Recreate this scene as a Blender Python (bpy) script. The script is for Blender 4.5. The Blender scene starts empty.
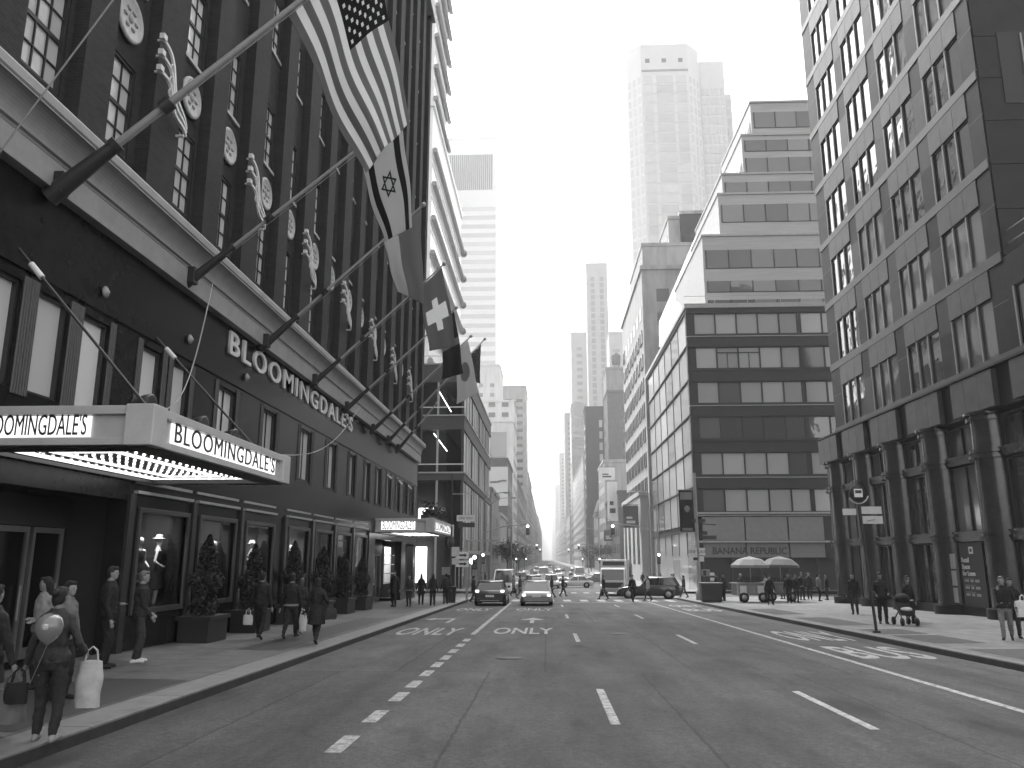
import bpy, bmesh, math, random
from mathutils import Vector as V, noise
S = bpy.context.scene; C = S.collection
rnd = random.Random(11); rad = math.radians; PI = math.pi

# ---------------------------------------------------------------- camera
F_PX, CAM_H, PITCH, YAW = 800.0, 1.95, rad(12.27), rad(2.45)
cam = bpy.data.cameras.new('camera'); cam.sensor_width = 36; cam.lens = F_PX/1024*36
cam.clip_start = .1; cam.clip_end = 9000
co = bpy.data.objects.new('camera', cam); C.objects.link(co)
co.location = (0, 0, CAM_H); co.rotation_euler = (PI/2+PITCH, 0, YAW); S.camera = co

def ray(px, py):
    xc = (px-512)/F_PX; yc = (384-py)/F_PX
    f = math.cos(PITCH)-yc*math.sin(PITCH); u = math.sin(PITCH)+yc*math.cos(PITCH)
    return xc*math.cos(YAW)-f*math.sin(YAW), f*math.cos(YAW)+xc*math.sin(YAW), u
def on_y(px, py, Y):
    x, y, u = ray(px, py); t = Y/y; return V((t*x, Y, CAM_H+t*u))
def on_x(px, py, X):
    x, y, u = ray(px, py); t = X/x; return V((X, t*y, CAM_H+t*u))

def G(y):                                    # height of the roadway: the avenue falls away gently, then levels
    if y < -10: return .174
    if y < 100: return -.0174*y
    return -1.74-.0012*(y-100)
WALK = .15
def SW(x, y):                                # height of the pavement, rising a little towards the house fronts
    k = max(0, abs(x-1.9)-7.5)
    return G(y)+WALK+.012*min(k, 8)

# ---------------------------------------------------------------- materials (all neutral greys: the photograph is black and white)
_m = {}
def mat(name, v, rough=.6, noise=.12, scale=3., bump=0., metal=0., spec=.5, coat=0., coords='Object', stretch=None):
    if name in _m: return _m[name]
    m = bpy.data.materials.new(name); m.use_nodes = True
    nt = m.node_tree; n = nt.nodes; L = nt.links; b = n['Principled BSDF']
    b.inputs['Roughness'].default_value = rough; b.inputs['Metallic'].default_value = metal
    b.inputs['Specular IOR Level'].default_value = spec; b.inputs['Coat Weight'].default_value = coat
    b.inputs['Base Color'].default_value = (v, v, v, 1)
    if noise or bump:
        tc = n.new('ShaderNodeTexCoord'); mp = n.new('ShaderNodeMapping')
        L.new(tc.outputs[coords], mp.inputs['Vector'])
        if stretch: mp.inputs['Scale'].default_value = stretch
        t = n.new('ShaderNodeTexNoise'); t.inputs['Scale'].default_value = scale; t.inputs['Detail'].default_value = 6
        t.inputs['Roughness'].default_value = .65
        L.new(mp.outputs[0], t.inputs['Vector'])
        mr = n.new('ShaderNodeMapRange'); mr.inputs['From Min'].default_value = .25; mr.inputs['From Max'].default_value = .75
        mr.inputs['To Min'].default_value = v*(1-noise); mr.inputs['To Max'].default_value = min(.95, v*(1+noise))
        L.new(t.outputs['Fac'], mr.inputs['Value']); L.new(mr.outputs[0], b.inputs['Base Color'])
        if bump:
            bp = n.new('ShaderNodeBump'); bp.inputs['Strength'].default_value = bump; bp.inputs['Distance'].default_value = .02
            L.new(t.outputs['Fac'], bp.inputs['Height']); L.new(bp.outputs[0], b.inputs['Normal'])
    _m[name] = m; return m

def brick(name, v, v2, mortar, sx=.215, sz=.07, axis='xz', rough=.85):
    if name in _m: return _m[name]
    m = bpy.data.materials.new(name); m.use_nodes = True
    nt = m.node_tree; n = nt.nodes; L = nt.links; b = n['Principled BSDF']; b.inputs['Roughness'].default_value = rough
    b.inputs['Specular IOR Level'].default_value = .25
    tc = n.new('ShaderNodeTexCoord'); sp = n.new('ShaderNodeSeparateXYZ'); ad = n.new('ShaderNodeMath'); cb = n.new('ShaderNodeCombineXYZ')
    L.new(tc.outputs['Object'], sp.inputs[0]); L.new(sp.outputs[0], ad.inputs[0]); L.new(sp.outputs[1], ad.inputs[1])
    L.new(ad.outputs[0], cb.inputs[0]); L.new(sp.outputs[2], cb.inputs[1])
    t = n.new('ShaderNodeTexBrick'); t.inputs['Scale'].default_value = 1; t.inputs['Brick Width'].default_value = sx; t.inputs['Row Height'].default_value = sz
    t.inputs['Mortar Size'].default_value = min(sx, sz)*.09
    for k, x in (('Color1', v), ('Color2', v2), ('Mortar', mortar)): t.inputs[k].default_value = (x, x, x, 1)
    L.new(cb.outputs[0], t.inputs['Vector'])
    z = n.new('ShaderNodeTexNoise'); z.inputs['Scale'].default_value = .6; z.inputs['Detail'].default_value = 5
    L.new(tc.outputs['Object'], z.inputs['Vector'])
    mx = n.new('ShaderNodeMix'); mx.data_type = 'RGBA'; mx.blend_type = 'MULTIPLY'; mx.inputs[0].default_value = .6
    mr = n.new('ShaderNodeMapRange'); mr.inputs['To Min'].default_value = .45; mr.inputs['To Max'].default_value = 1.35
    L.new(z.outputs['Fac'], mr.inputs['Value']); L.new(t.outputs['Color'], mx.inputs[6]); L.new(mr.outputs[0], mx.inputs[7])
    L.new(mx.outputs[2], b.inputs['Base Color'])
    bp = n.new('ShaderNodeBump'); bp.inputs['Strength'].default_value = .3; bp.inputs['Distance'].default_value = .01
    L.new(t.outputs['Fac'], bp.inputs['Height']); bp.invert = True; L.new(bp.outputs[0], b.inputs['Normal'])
    _m[name] = m; return m

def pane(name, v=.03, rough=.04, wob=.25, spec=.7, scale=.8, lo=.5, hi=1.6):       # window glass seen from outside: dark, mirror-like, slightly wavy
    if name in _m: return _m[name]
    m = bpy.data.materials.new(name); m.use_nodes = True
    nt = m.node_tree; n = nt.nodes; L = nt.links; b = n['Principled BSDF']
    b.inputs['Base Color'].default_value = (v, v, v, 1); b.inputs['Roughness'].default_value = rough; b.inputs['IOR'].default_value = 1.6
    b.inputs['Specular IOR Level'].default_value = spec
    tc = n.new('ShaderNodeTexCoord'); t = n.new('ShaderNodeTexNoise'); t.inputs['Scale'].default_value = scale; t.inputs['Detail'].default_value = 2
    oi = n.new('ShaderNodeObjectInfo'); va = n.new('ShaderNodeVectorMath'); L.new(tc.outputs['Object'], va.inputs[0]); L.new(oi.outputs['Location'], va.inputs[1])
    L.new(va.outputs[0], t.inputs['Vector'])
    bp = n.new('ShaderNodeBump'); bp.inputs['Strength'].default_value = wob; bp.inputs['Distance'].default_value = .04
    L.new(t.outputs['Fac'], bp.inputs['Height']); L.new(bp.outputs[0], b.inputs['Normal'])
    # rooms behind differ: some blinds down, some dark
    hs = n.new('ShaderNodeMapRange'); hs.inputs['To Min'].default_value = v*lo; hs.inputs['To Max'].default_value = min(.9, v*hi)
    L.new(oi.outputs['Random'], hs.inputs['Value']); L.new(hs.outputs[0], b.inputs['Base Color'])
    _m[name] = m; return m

def shop_glass(name='shop_glass'):
    if name in _m: return _m[name]
    m = bpy.data.materials.new(name); m.use_nodes = True
    nt = m.node_tree; n = nt.nodes; L = nt.links; n.remove(n['Principled BSDF'])
    tr = n.new('ShaderNodeBsdfTransparent'); gl = n.new('ShaderNodeBsdfGlossy'); gl.inputs['Roughness'].default_value = .02
    tr.inputs[0].default_value = (.8, .8, .8, 1)
    lw = n.new('ShaderNodeLayerWeight'); lw.inputs['Blend'].default_value = .5; pw = n.new('ShaderNodeMath'); pw.operation = 'POWER'; pw.inputs[1].default_value = 4
    fr = n.new('ShaderNodeMath'); fr.operation = 'MULTIPLY_ADD'; fr.inputs[1].default_value = .6; fr.inputs[2].default_value = .04; mx = n.new('ShaderNodeMixShader')
    L.new(lw.outputs['Facing'], pw.inputs[0]); L.new(pw.outputs[0], fr.inputs[0]); L.new(fr.outputs[0], mx.inputs[0]); L.new(tr.outputs[0], mx.inputs[1]); L.new(gl.outputs[0], mx.inputs[2])
    L.new(mx.outputs[0], n['Material Output'].inputs['Surface']); _m[name] = m; return m

def glow(name, s, v=1.):
    if name in _m: return _m[name]
    m = bpy.data.materials.new(name); m.use_nodes = True; b = m.node_tree.nodes['Principled BSDF']
    b.inputs['Base Color'].default_value = (v*.8, v*.8, v*.8, 1)
    b.inputs['Emission Color'].default_value = (v, v, v, 1); b.inputs['Emission Strength'].default_value = s
    _m[name] = m; return m

def asphalt():
    m = bpy.data.materials.new('asphalt'); m.use_nodes = True
    nt = m.node_tree; n = nt.nodes; L = nt.links; b = n['Principled BSDF']; b.inputs['Roughness'].default_value = .78
    b.inputs['Specular IOR Level'].default_value = .35
    tc = n.new('ShaderNodeTexCoord')
    def nz(scale, det=4, st=(1, 1, 1)):
        mp = n.new('ShaderNodeMapping'); mp.inputs['Scale'].default_value = st; L.new(tc.outputs['Object'], mp.inputs['Vector'])
        t = n.new('ShaderNodeTexNoise'); t.inputs['Scale'].default_value = scale; t.inputs['Detail'].default_value = det; t.inputs['Roughness'].default_value = .65
        L.new(mp.outputs[0], t.inputs['Vector']); return t
    fine = nz(55, 3); mid = nz(.9, 6, (1, .35, 1)); lane = nz(.55, 3, (1, .02, 1)); oil = nz(.5, 3, (1.6, .5, 1))
    def mr(o, a, c, lo=.3, hi=.7):
        r = n.new('ShaderNodeMapRange'); r.inputs['From Min'].default_value = lo; r.inputs['From Max'].default_value = hi
        r.inputs['To Min'].default_value = a; r.inputs['To Max'].default_value = c; L.new(o, r.inputs['Value']); return r.outputs[0]
    def mul(a, c):
        x = n.new('ShaderNodeMath'); x.operation = 'MULTIPLY'; L.new(a, x.inputs[0]); L.new(c, x.inputs[1]); return x.outputs[0]
    # aggregate specks and hairline cracks
    vo = n.new('ShaderNodeTexVoronoi'); vo.feature = 'DISTANCE_TO_EDGE'; vo.inputs['Scale'].default_value = .32
    ds = n.new('ShaderNodeVectorMath'); ds.operation = 'MULTIPLY_ADD'; L.new(nz(1.3, 4).outputs['Color'], ds.inputs[0]); ds.inputs[1].default_value = (.9, .9, 0); L.new(tc.outputs['Object'], ds.inputs[2])
    L.new(ds.outputs[0], vo.inputs['Vector'])
    crack = mr(vo.outputs['Distance'], .8, 1., .0, .008)
    # repair patches: long rectangles of older and newer asphalt, tar-sealed at their edges
    br = n.new('ShaderNodeTexBrick'); br.inputs['Scale'].default_value = 1; br.inputs['Brick Width'].default_value = 3.03; br.inputs['Row Height'].default_value = 17; br.offset = .37; br.inputs['Mortar Size'].default_value = .026; br.inputs['Mortar Smooth'].default_value = .4
    for k_, x_ in (('Color1', .78), ('Color2', 1.14), ('Mortar', .45)): br.inputs[k_].default_value = (x_, x_, x_, 1)
    L.new(ds.outputs[0], br.inputs['Vector'])
    ds2 = n.new('ShaderNodeVectorMath'); ds2.operation = 'MULTIPLY_ADD'; L.new(nz(2.5, 5).outputs['Color'], ds2.inputs[0]); ds2.inputs[1].default_value = (.12, .12, 0); L.new(tc.outputs['Object'], ds2.inputs[2]); L.new(ds2.outputs[0], br.inputs['Vector'])
    tb = n.new('ShaderNodeRGBToBW'); L.new(br.outputs['Color'], tb.inputs[0])
    grit = nz(14, 5); spot = nz(3.2, 2)
    col = mul(mul(mul(mr(fine.outputs['Fac'], .035, .095), mr(mid.outputs['Fac'], .55, 1.4)), mul(mr(lane.outputs['Fac'], .64, 1.34), mr(oil.outputs['Fac'], 1.04, .5, .56, .70))), mul(crack, mul(tb.outputs[0], mul(mr(grit.outputs['Fac'], .66, 1.34), mr(spot.outputs['Fac'], 1.0, .72, .68, .74)))))
    L.new(col, b.inputs['Base Color'])
    bp = n.new('ShaderNodeBump'); bp.inputs['Strength'].default_value = .5; bp.inputs['Distance'].default_value = .008
    L.new(fine.outputs['Fac'], bp.inputs['Height']); L.new(bp.outputs[0], b.inputs['Normal'])
    return m

def paint_mat():
    m = bpy.data.materials.new('road_paint'); m.use_nodes = True
    nt = m.node_tree; n = nt.nodes; L = nt.links; b = n['Principled BSDF']; b.inputs['Roughness'].default_value = .7
    tc = n.new('ShaderNodeTexCoord'); t = n.new('ShaderNodeTexNoise'); t.inputs['Scale'].default_value = 7; t.inputs['Detail'].default_value = 10; t.inputs['Roughness'].default_value = .85
    L.new(tc.outputs['Object'], t.inputs['Vector'])
    r = n.new('ShaderNodeMapRange'); r.inputs['From Min'].default_value = .40; r.inputs['From Max'].default_value = .58; r.inputs['To Min'].default_value = .10; r.inputs['To Max'].default_value = .46
    L.new(t.outputs['Fac'], r.inputs['Value']); L.new(r.outputs[0], b.inputs['Base Color']); return m

def paving(nm='paving', k0=1.):
    m = bpy.data.materials.new(nm); m.use_nodes = True
    nt = m.node_tree; n = nt.nodes; L = nt.links; b = n['Principled BSDF']; b.inputs['Roughness'].default_value = .7
    tc = n.new('ShaderNodeTexCoord')
    t = n.new('ShaderNodeTexBrick'); t.offset = 0; t.inputs['Scale'].default_value = 1; t.inputs['Brick Width'].default_value = 1.52; t.inputs['Row Height'].default_value = 1.52
    t.inputs['Mortar Size'].default_value = .012
    for k, x in (('Color1', .085), ('Color2', .11), ('Mortar', .03)): x *= k0; t.inputs[k].default_value = (x, x, x, 1)
    L.new(tc.outputs['Object'], t.inputs['Vector'])
    z = n.new('ShaderNodeTexNoise'); z.inputs['Scale'].default_value = 2.2; z.inputs['Detail'].default_value = 8; z.inputs['Roughness'].default_value = .7
    L.new(tc.outputs['Object'], z.inputs['Vector'])
    mr = n.new('ShaderNodeMapRange'); mr.inputs['From Min'].default_value = .3; mr.inputs['From Max'].default_value = .7; mr.inputs['To Min'].default_value = .55; mr.inputs['To Max'].default_value = 1.3
    mx = n.new('ShaderNodeMix'); mx.data_type = 'RGBA'; mx.blend_type = 'MULTIPLY'; mx.inputs[0].default_value = 1
    L.new(z.outputs['Fac'], mr.inputs['Value']); L.new(t.outputs['Color'], mx.inputs[6]); L.new(mr.outputs[0], mx.inputs[7])
    L.new(mx.outputs[2], b.inputs['Base Color']); return m

# ---------------------------------------------------------------- mesh building
class MB:
    def __init__(s): s.v = []; s.f = []; s.sm = []
    def add(s, vs, fs, smooth=False):
        o = len(s.v); s.v += [tuple(p) for p in vs]; s.f += [[i+o for i in q] for q in fs]; s.sm += [smooth]*len(fs); return s
    def box(s, x0, x1, y0, y1, z0, z1):
        return s.add([(x0,y0,z0),(x1,y0,z0),(x1,y1,z0),(x0,y1,z0),(x0,y0,z1),(x1,y0,z1),(x1,y1,z1),(x0,y1,z1)],
                     [(0,3,2,1),(4,5,6,7),(0,1,5,4),(1,2,6,5),(2,3,7,6),(3,0,4,7)])
    def bar(s, p, q, w, h=None, up=V((0,0,1))):
        p, q = V(p), V(q); h = h or w; d = (q-p).normalized(); a = d.cross(up)
        if a.length < 1e-3: a = V((1,0,0))
        a.normalize(); b = a.cross(d); a *= w/2; b *= h/2
        return s.add([p-a-b,p+a-b,p+a+b,p-a+b,q-a-b,q+a-b,q+a+b,q-a+b],[(0,3,2,1),(4,5,6,7),(0,1,5,4),(1,2,6,5),(2,3,7,6),(3,0,4,7)])
    def tube(s, p, q, r, r2=None, n=10, cap=True):
        p, q = V(p), V(q); r2 = r if r2 is None else r2; d = (q-p).normalized()
        a = d.cross(V((0,0,1))); a = V((1,0,0)) if a.length < 1e-3 else a.normalized(); b = d.cross(a)
        vs = []
        for c, rr in ((p, r), (q, r2)):
            vs += [c+a*math.cos(2*PI*i/n)*rr+b*math.sin(2*PI*i/n)*rr for i in range(n)]
        s.add(vs, [(i,(i+1)%n,n+(i+1)%n,n+i) for i in range(n)], True)
        if cap: s.add(vs, [tuple(range(n-1,-1,-1)), tuple(range(n,2*n))])
        return s
    def path(s, pts, r, n=8):
        for a, b in zip(pts, pts[1:]): s.tube(a, b, r, n=n)
        return s
    def rings(s, rs, smooth=True):                       # list of equal-length point rings
        n = len(rs[0]); vs = [p for r in rs for p in r]; fs = []
        for k in range(len(rs)-1):
            fs += [(k*n+i,k*n+(i+1)%n,(k+1)*n+(i+1)%n,(k+1)*n+i) for i in range(n)]
        s.add(vs, fs, smooth); m = (len(rs)-1)*n
        return s.add(vs, [tuple(range(n-1,-1,-1)), tuple(range(m, m+n))])
    def lathe(s, prof, c=(0,0,0), n=20, smooth=True, axis='z'):
        rs = []
        for r, z in prof:
            if axis == 'z': rs.append([(c[0]+r*math.cos(2*PI*i/n), c[1]+r*math.sin(2*PI*i/n), c[2]+z) for i in range(n)])
            elif axis == 'x': rs.append([(c[0]+z, c[1]+r*math.cos(2*PI*i/n), c[2]+r*math.sin(2*PI*i/n)) for i in range(n)])
            else: rs.append([(c[0]+r*math.sin(2*PI*i/n), c[1]+z, c[2]+r*math.cos(2*PI*i/n)) for i in range(n)])
        return s.rings(rs, smooth)
    def ball(s, c, r, n=12, m=8):
        r = (r, r, r) if not hasattr(r, '__len__') else r
        rs = []
        for k in range(m+1):
            t = PI*k/m; w = max(math.sin(t), .02)
            rs.append([(c[0]+r[0]*w*math.cos(2*PI*i/n), c[1]+r[1]*w*math.sin(2*PI*i/n), c[2]-r[2]*math.cos(t)) for i in range(n)])
        return s.rings(rs)
    def prism(s, poly, d):                               # 3-D polygon extruded along d
        n = len(poly); d = V(d); vs = [V(p) for p in poly]+[V(p)+d for p in poly]
        return s.add(vs, [tuple(range(n-1,-1,-1)), tuple(range(n,2*n))]+[(i,(i+1)%n,n+(i+1)%n,n+i) for i in range(n)])
    def mesh(s, name, m):
        me = bpy.data.meshes.new(name); me.from_pydata(s.v, [], s.f); me.polygons.foreach_set('use_smooth', s.sm)
        bm = bmesh.new(); bm.from_mesh(me); bmesh.ops.recalc_face_normals(bm, faces=bm.faces); bm.to_mesh(me); bm.free()
        if m: me.materials.append(m)
        me.update(); return me
    def build(s, name, m, parent=None, bevel=0, loc=None, rz=0):
        o = bpy.data.objects.new(name, s.mesh(name, m)); C.objects.link(o); o.parent = parent
        if loc is not None: o.location = loc
        if rz: o.rotation_euler.z = rz
        if bevel:
            b = o.modifiers.new('bevel', 'BEVEL'); b.width = bevel; b.segments = 2; b.limit_method = 'ANGLE'; b.angle_limit = rad(40)
        return o

def tag(o, label, cat, group=None):
    o['label'] = label; o['category'] = cat
    if group: o['group'] = group
    return o
def thing(name, label, cat, loc=(0,0,0), rz=0, group=None):
    o = bpy.data.objects.new(name, None); C.objects.link(o); o.location = loc; o.rotation_euler.z = rz; o.empty_display_size = .3
    return tag(o, label, cat, group)
def struct(o, kind='structure'): o['kind'] = kind; return o
def inst(o, parent=None, loc=None, rz=None):             # one more object on the same mesh
    c = o.copy(); C.objects.link(c); c.parent = parent
    if loc is not None: c.location = loc
    if rz is not None: c.rotation_euler.z = rz
    return c
def copy_thing(r, loc, rz=None, label=None, group=None):
    c = r.copy(); C.objects.link(c); c.location = loc
    if rz is not None: c.rotation_euler.z = rz
    if label: c['label'] = label
    if group: c['group'] = group
    def rec(a, b):
        for ch in list(a.children):
            d = ch.copy(); C.objects.link(d); d.parent = b; rec(ch, d)
    rec(r, c); return c

def holes(mb, x0, x1, z0, z1, hs, y0, y1):               # a wall slab with rectangular openings
    xs = sorted({x0, x1}|{h[0] for h in hs}|{h[1] for h in hs}); zs = sorted({z0, z1}|{h[2] for h in hs}|{h[3] for h in hs})
    for a, b in zip(zs, zs[1:]):
        run = None
        for c, d in zip(xs, xs[1:]):
            mx, mz = (c+d)/2, (a+b)/2
            if any(h[0] < mx < h[1] and h[2] < mz < h[3] for h in hs):
                if run: mb.box(run[0], run[1], y0, y1, a, b); run = None
            else: run = (run[0], d) if run else (c, d)
        if run: mb.box(run[0], run[1], y0, y1, a, b)
    return mb

TMP = bpy.data.scenes.new('workbench')
def evaluate(o):                                         # evaluated copy of one object, worked out in a scratch scene
    TMP.collection.objects.link(o); vl = TMP.view_layers[0]; vl.update()
    me = bpy.data.meshes.new_from_object(o.evaluated_get(vl.depsgraph)); bpy.data.objects.remove(o); return me
def text(name, s, m, parent, size, loc, rot, sx=1., depth=.02, bold=0., spacing=1., align='LEFT'):
    cu = bpy.data.curves.new(name, 'FONT'); cu.body = s; cu.size = size; cu.extrude = depth/2; cu.offset = bold; cu.space_character = spacing
    cu.align_x = align; cu.resolution_u = 3
    me = evaluate(bpy.data.objects.new(name, cu)); me.materials.clear(); me.materials.append(m)
    for v in me.vertices: v.co.x *= sx
    o = bpy.data.objects.new(name, me); C.objects.link(o); o.parent = parent; o.location = loc; o.rotation_euler = rot
    return o
# ---------------------------------------------------------------- materials in use
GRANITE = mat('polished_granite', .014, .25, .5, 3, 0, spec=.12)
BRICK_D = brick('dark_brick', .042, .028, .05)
BRONZE = mat('dark_bronze', .03, .4, .2, 5)
BLACK = mat('black_metal', .03, .45, .15, 8)
STEEL = mat('painted_steel', .32, .45, .12, 6)
POLE = mat('pole_metal', .22, .42, .2, 4)
WHITE = mat('white_paint', .74, .5, .08, 4)
CORN = mat('pale_stone_cornice', .29, .5, .16, 2.2, .05)
MARQ = mat('marquee_enamel', .5, .4, .12, 3)
LIT = glow('lit_sign_face', .33, .95)
BULB = glow('lamp_bulb', .75)
SOFFIT = glow('lit_soffit_panel', .42)
GLASS_L = pane('old_window_glass', .75, .15, .5, .5, 1.5, .6, 1.15)  # pale base colour stands in for the sky mirrored in the panes
GLASS_D = pane('office_window_glass', .03, .03, .35, .9, .9, .3, 4)
GLASS_M = pane('grey_window_glass', .10, .06, .2, .6)
GLASS_B = pane('blind_backed_glass', .16, .10, .1, .5)
GLASS_W = pane('pale_window_glass', .75, .12, .1, lo=.65, hi=1.2)
SHOP = shop_glass()
CONC = mat('pale_stone_panel', .085, .42, .25, 1.6, .04, spec=.14)
STONE_D = mat('polished_grey_stone', .02, .45, .4, 1.2, .03, spec=.08)
SHADE_P = mat('dark_stone_panel', .012, .5, .4, 1.2, spec=.3)
TYRE = mat('tyre_rubber', .02, .8, .1)
RIM = mat('wheel_rim', .45, .3, .05, metal=.6)
PAINTW = paint_mat()

# ---------------------------------------------------------------- ground, road, pavements
ASPH = asphalt(); PAVE = paving(); PAVE_R = paving('lit_side_paving', 1.75)  # right copy is paler: the stronger light on that side is in its colour
KERB = mat('granite_kerb', .16, .6, .25, 3, .15)
ys = [-60, -30, -10]+[y for y in range(-5, 100, 5)]+[100, 120, 150, 200, 300, 450, 700, 1100, 1800, 3000, 5000]
mb = MB(); n = len(ys)
mb.add([(x, y, G(y)-.012) for y in ys for x in (-3000, 3000)], [(2*i,2*i+1,2*i+3,2*i+2) for i in range(n-1)])
struct(mb.build('ground', mat('ground_asphalt', .055, .8, .3, .4)))
XL, XR, WL, WR = -5.47, 9.62, -9.6, 17.0                 # kerb lines and house fronts
C0, C1 = 62.0, 80.0                                       # cross street
mb = MB(); mb.add([(x, y, G(y)) for y in ys for x in (XL-.02, XR+.02)], [(2*i,2*i+1,2*i+3,2*i+2) for i in range(n-1)])
struct(mb.build('road', ASPH))
mb = MB(); yy = [C0, 66, 70, 75, C1]
for a, b in ((-260, XL-.02), (XR+.02, 260)):
    mb.add([(x, y, G(y)) for y in yy for x in (a, b)], [(2*i,2*i+1,2*i+3,2*i+2) for i in range(4)])
struct(mb.build('cross_street', ASPH))

def sidewalk(side, y0, y1):
    xk = XL if side < 0 else XR; xw = (WL-.3 if side < 0 else WR+1.4)
    yl = [y0]+[y for y in ys if y0 < y < y1]+[y1]
    kx = xk+side*(.28 if side > 0 else .62)
    mb = MB(); xs = [kx, kx+side*2, xw] if side > 0 else [kx, -8, xw]
    rs = []
    for y in yl: rs.append([(x, y, SW(x, y)) for x in xs])
    for k in range(len(yl)-1):
        for i in range(2): mb.add([rs[k][i], rs[k][i+1], rs[k+1][i+1], rs[k+1][i]], [(0,1,2,3)])
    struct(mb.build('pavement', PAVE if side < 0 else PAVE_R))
    kb = MB()
    for a, b in zip(yl, yl[1:]):
        L_ = max(1, int((b-a)/2.5)) if b-a < 40 else 1
        for q in range(L_):
            c, d = a+(b-a)*q/L_+.006, a+(b-a)*(q+1)/L_-.006
            x0, x1 = sorted((xk, kx))
            kb.add([(x0,c,G(c)-.1),(x1,c,G(c)-.1),(x1,d,G(d)-.1),(x0,d,G(d)-.1),(x0,c,G(c)+WALK+.004),(x1,c,G(c)+WALK+.004),(x1,d,G(d)+WALK+.004),(x0,d,G(d)+WALK+.004)],
                   [(0,3,2,1),(4,5,6,7),(0,1,5,4),(1,2,6,5),(2,3,7,6),(3,0,4,7)])
    struct(kb.build('kerb', KERB, bevel=.015))
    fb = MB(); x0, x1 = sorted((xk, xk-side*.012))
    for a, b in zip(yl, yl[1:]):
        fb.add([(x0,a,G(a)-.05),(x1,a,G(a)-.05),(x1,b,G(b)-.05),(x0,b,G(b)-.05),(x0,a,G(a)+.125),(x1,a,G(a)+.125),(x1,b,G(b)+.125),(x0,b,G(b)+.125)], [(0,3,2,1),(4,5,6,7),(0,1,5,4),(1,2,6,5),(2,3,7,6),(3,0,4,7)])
    struct(fb.build('kerb_face_strip', mat('dark_kerb_strip', .035, .6, .4, 6)))  # thin dark strip laid along the kerb face
for sd in (-1, 1):
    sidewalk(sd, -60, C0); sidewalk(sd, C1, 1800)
# corner returns along the cross street
for (a, b, y0, y1) in ((-60, WL-.3, C0-4.5, C0), (WR+1.4, 70, C0-4.5, C0), (-60, WL-.3, C1, C1+12), (WR+1.4, 70, C1, C1+8)):
    mb = MB(); zz = [SW(WL, y) if a < 0 else SW(WR+1, y) for y in (y0, y1)]
    mb.add([(a,y0,zz[0]),(b,y0,zz[0]),(b,y1,zz[1]),(a,y1,zz[1])], [(0,1,2,3)]); struct(mb.build('pavement', PAVE))

# dark cellar gratings and tree pits let into the pavement
def slab(x0, x1, y0, y1, m, name, label, cat, group=None, bars=False):
    mb = MB(); k = 6; pts = []
    e = .006
    def P(x, y): return (x, y, SW(x, y)+e)
    yl = [y0+(y1-y0)*i/k for i in range(k+1)]
    if (x0 < -8 < x1): xs = [x0, -8, x1]
    else: xs = [x0, x1]
    for a, b in zip(yl, yl[1:]):
        for c, d in zip(xs, xs[1:]): mb.add([P(c,a),P(d,a),P(d,b),P(c,b)], [(0,1,2,3)])
    o = tag(mb.build(name, m), label, cat, group); return o
GRATE = mat('iron_grating', .022, .6, .3, 30, .4)
slab(-7.9, -6.15, 9.6, 14.2, GRATE, 'cellar_grating', 'dark cellar grating in the pavement beside the woman with the balloon', 'grating')
slab(-7.4, -6.3, 19.5, 33.0, GRATE, 'cellar_grating', 'long dark cellar grating under the walking woman in the long black coat', 'grating')
slab(-7.3, -6.4, 36.5, 44.5, GRATE, 'cellar_grating', 'dark cellar grating in front of the far lit marquee', 'grating')
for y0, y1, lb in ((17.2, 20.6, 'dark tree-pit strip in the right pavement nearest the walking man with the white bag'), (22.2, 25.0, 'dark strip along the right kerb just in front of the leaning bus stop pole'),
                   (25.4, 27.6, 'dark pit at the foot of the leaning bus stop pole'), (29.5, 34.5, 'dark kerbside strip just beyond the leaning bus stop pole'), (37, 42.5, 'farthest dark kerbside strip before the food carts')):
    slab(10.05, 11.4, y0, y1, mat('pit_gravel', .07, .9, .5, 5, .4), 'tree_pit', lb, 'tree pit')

# painted markings, 4 mm above the road
def strip(mb, pts): mb.add([(x, y, G(y)+.005) for x, y in pts], [tuple(range(len(pts)))])
def rect(mb, x0, x1, y0, y1):
    k = max(1, int((y1-y0)/6))
    for i in range(k):
        a, b = y0+(y1-y0)*i/k, y0+(y1-y0)*(i+1)/k; strip(mb, [(x0,a),(x1,a),(x1,b),(x0,b)])
def road_text(s, x0, x1, y0, y1):
    cu = bpy.data.curves.new('t', 'FONT'); cu.body = s; cu.size = 1; cu.offset = .018; cu.resolution_u = 3
    me = evaluate(bpy.data.objects.new('t', cu))
    xs = [v.co.x for v in me.vertices]; yv = [v.co.y for v in me.vertices]
    a, b, c, d = min(xs), max(xs), min(yv), max(yv)
    for v in me.vertices:
        X = x0+(v.co.x-a)/(b-a)*(x1-x0); Y = y0+(v.co.y-c)/(d-c)*(y1-y0); v.co = (X, Y, G(Y)+.005)
    return me
def mark(o, label): return tag(o, label, 'road marking')
mb = MB(); rect(mb, 6.78, 6.93, 8, 57); mark(mb.build('lane_line', PAINTW), 'long solid white line down the right side of the road')
mb = MB(); rect(mb, -2.5, -2.34, 26.9, 54.5); mark(mb.build('lane_line', PAINTW), 'solid white line running up between the two stopped cars')
ORD = ['nearest', 'second nearest', 'third nearest', 'fourth nearest', 'fifth nearest', 'sixth nearest', 'seventh nearest', 'eighth nearest', 'ninth nearest', 'farthest']
for i, y in enumerate([9.45, 11.3, 13.1, 14.6, 16.2, 17.7, 19.2, 20.8, 22.5, 24.2]):
    mb = MB(); rect(mb, -2.5, -2.3, y, y+.95); tag(mb.build('dash', PAINTW), ORD[i]+' short white dash of the dotted line left of the middle', 'road marking', 'short dashes of the dotted line')
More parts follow.
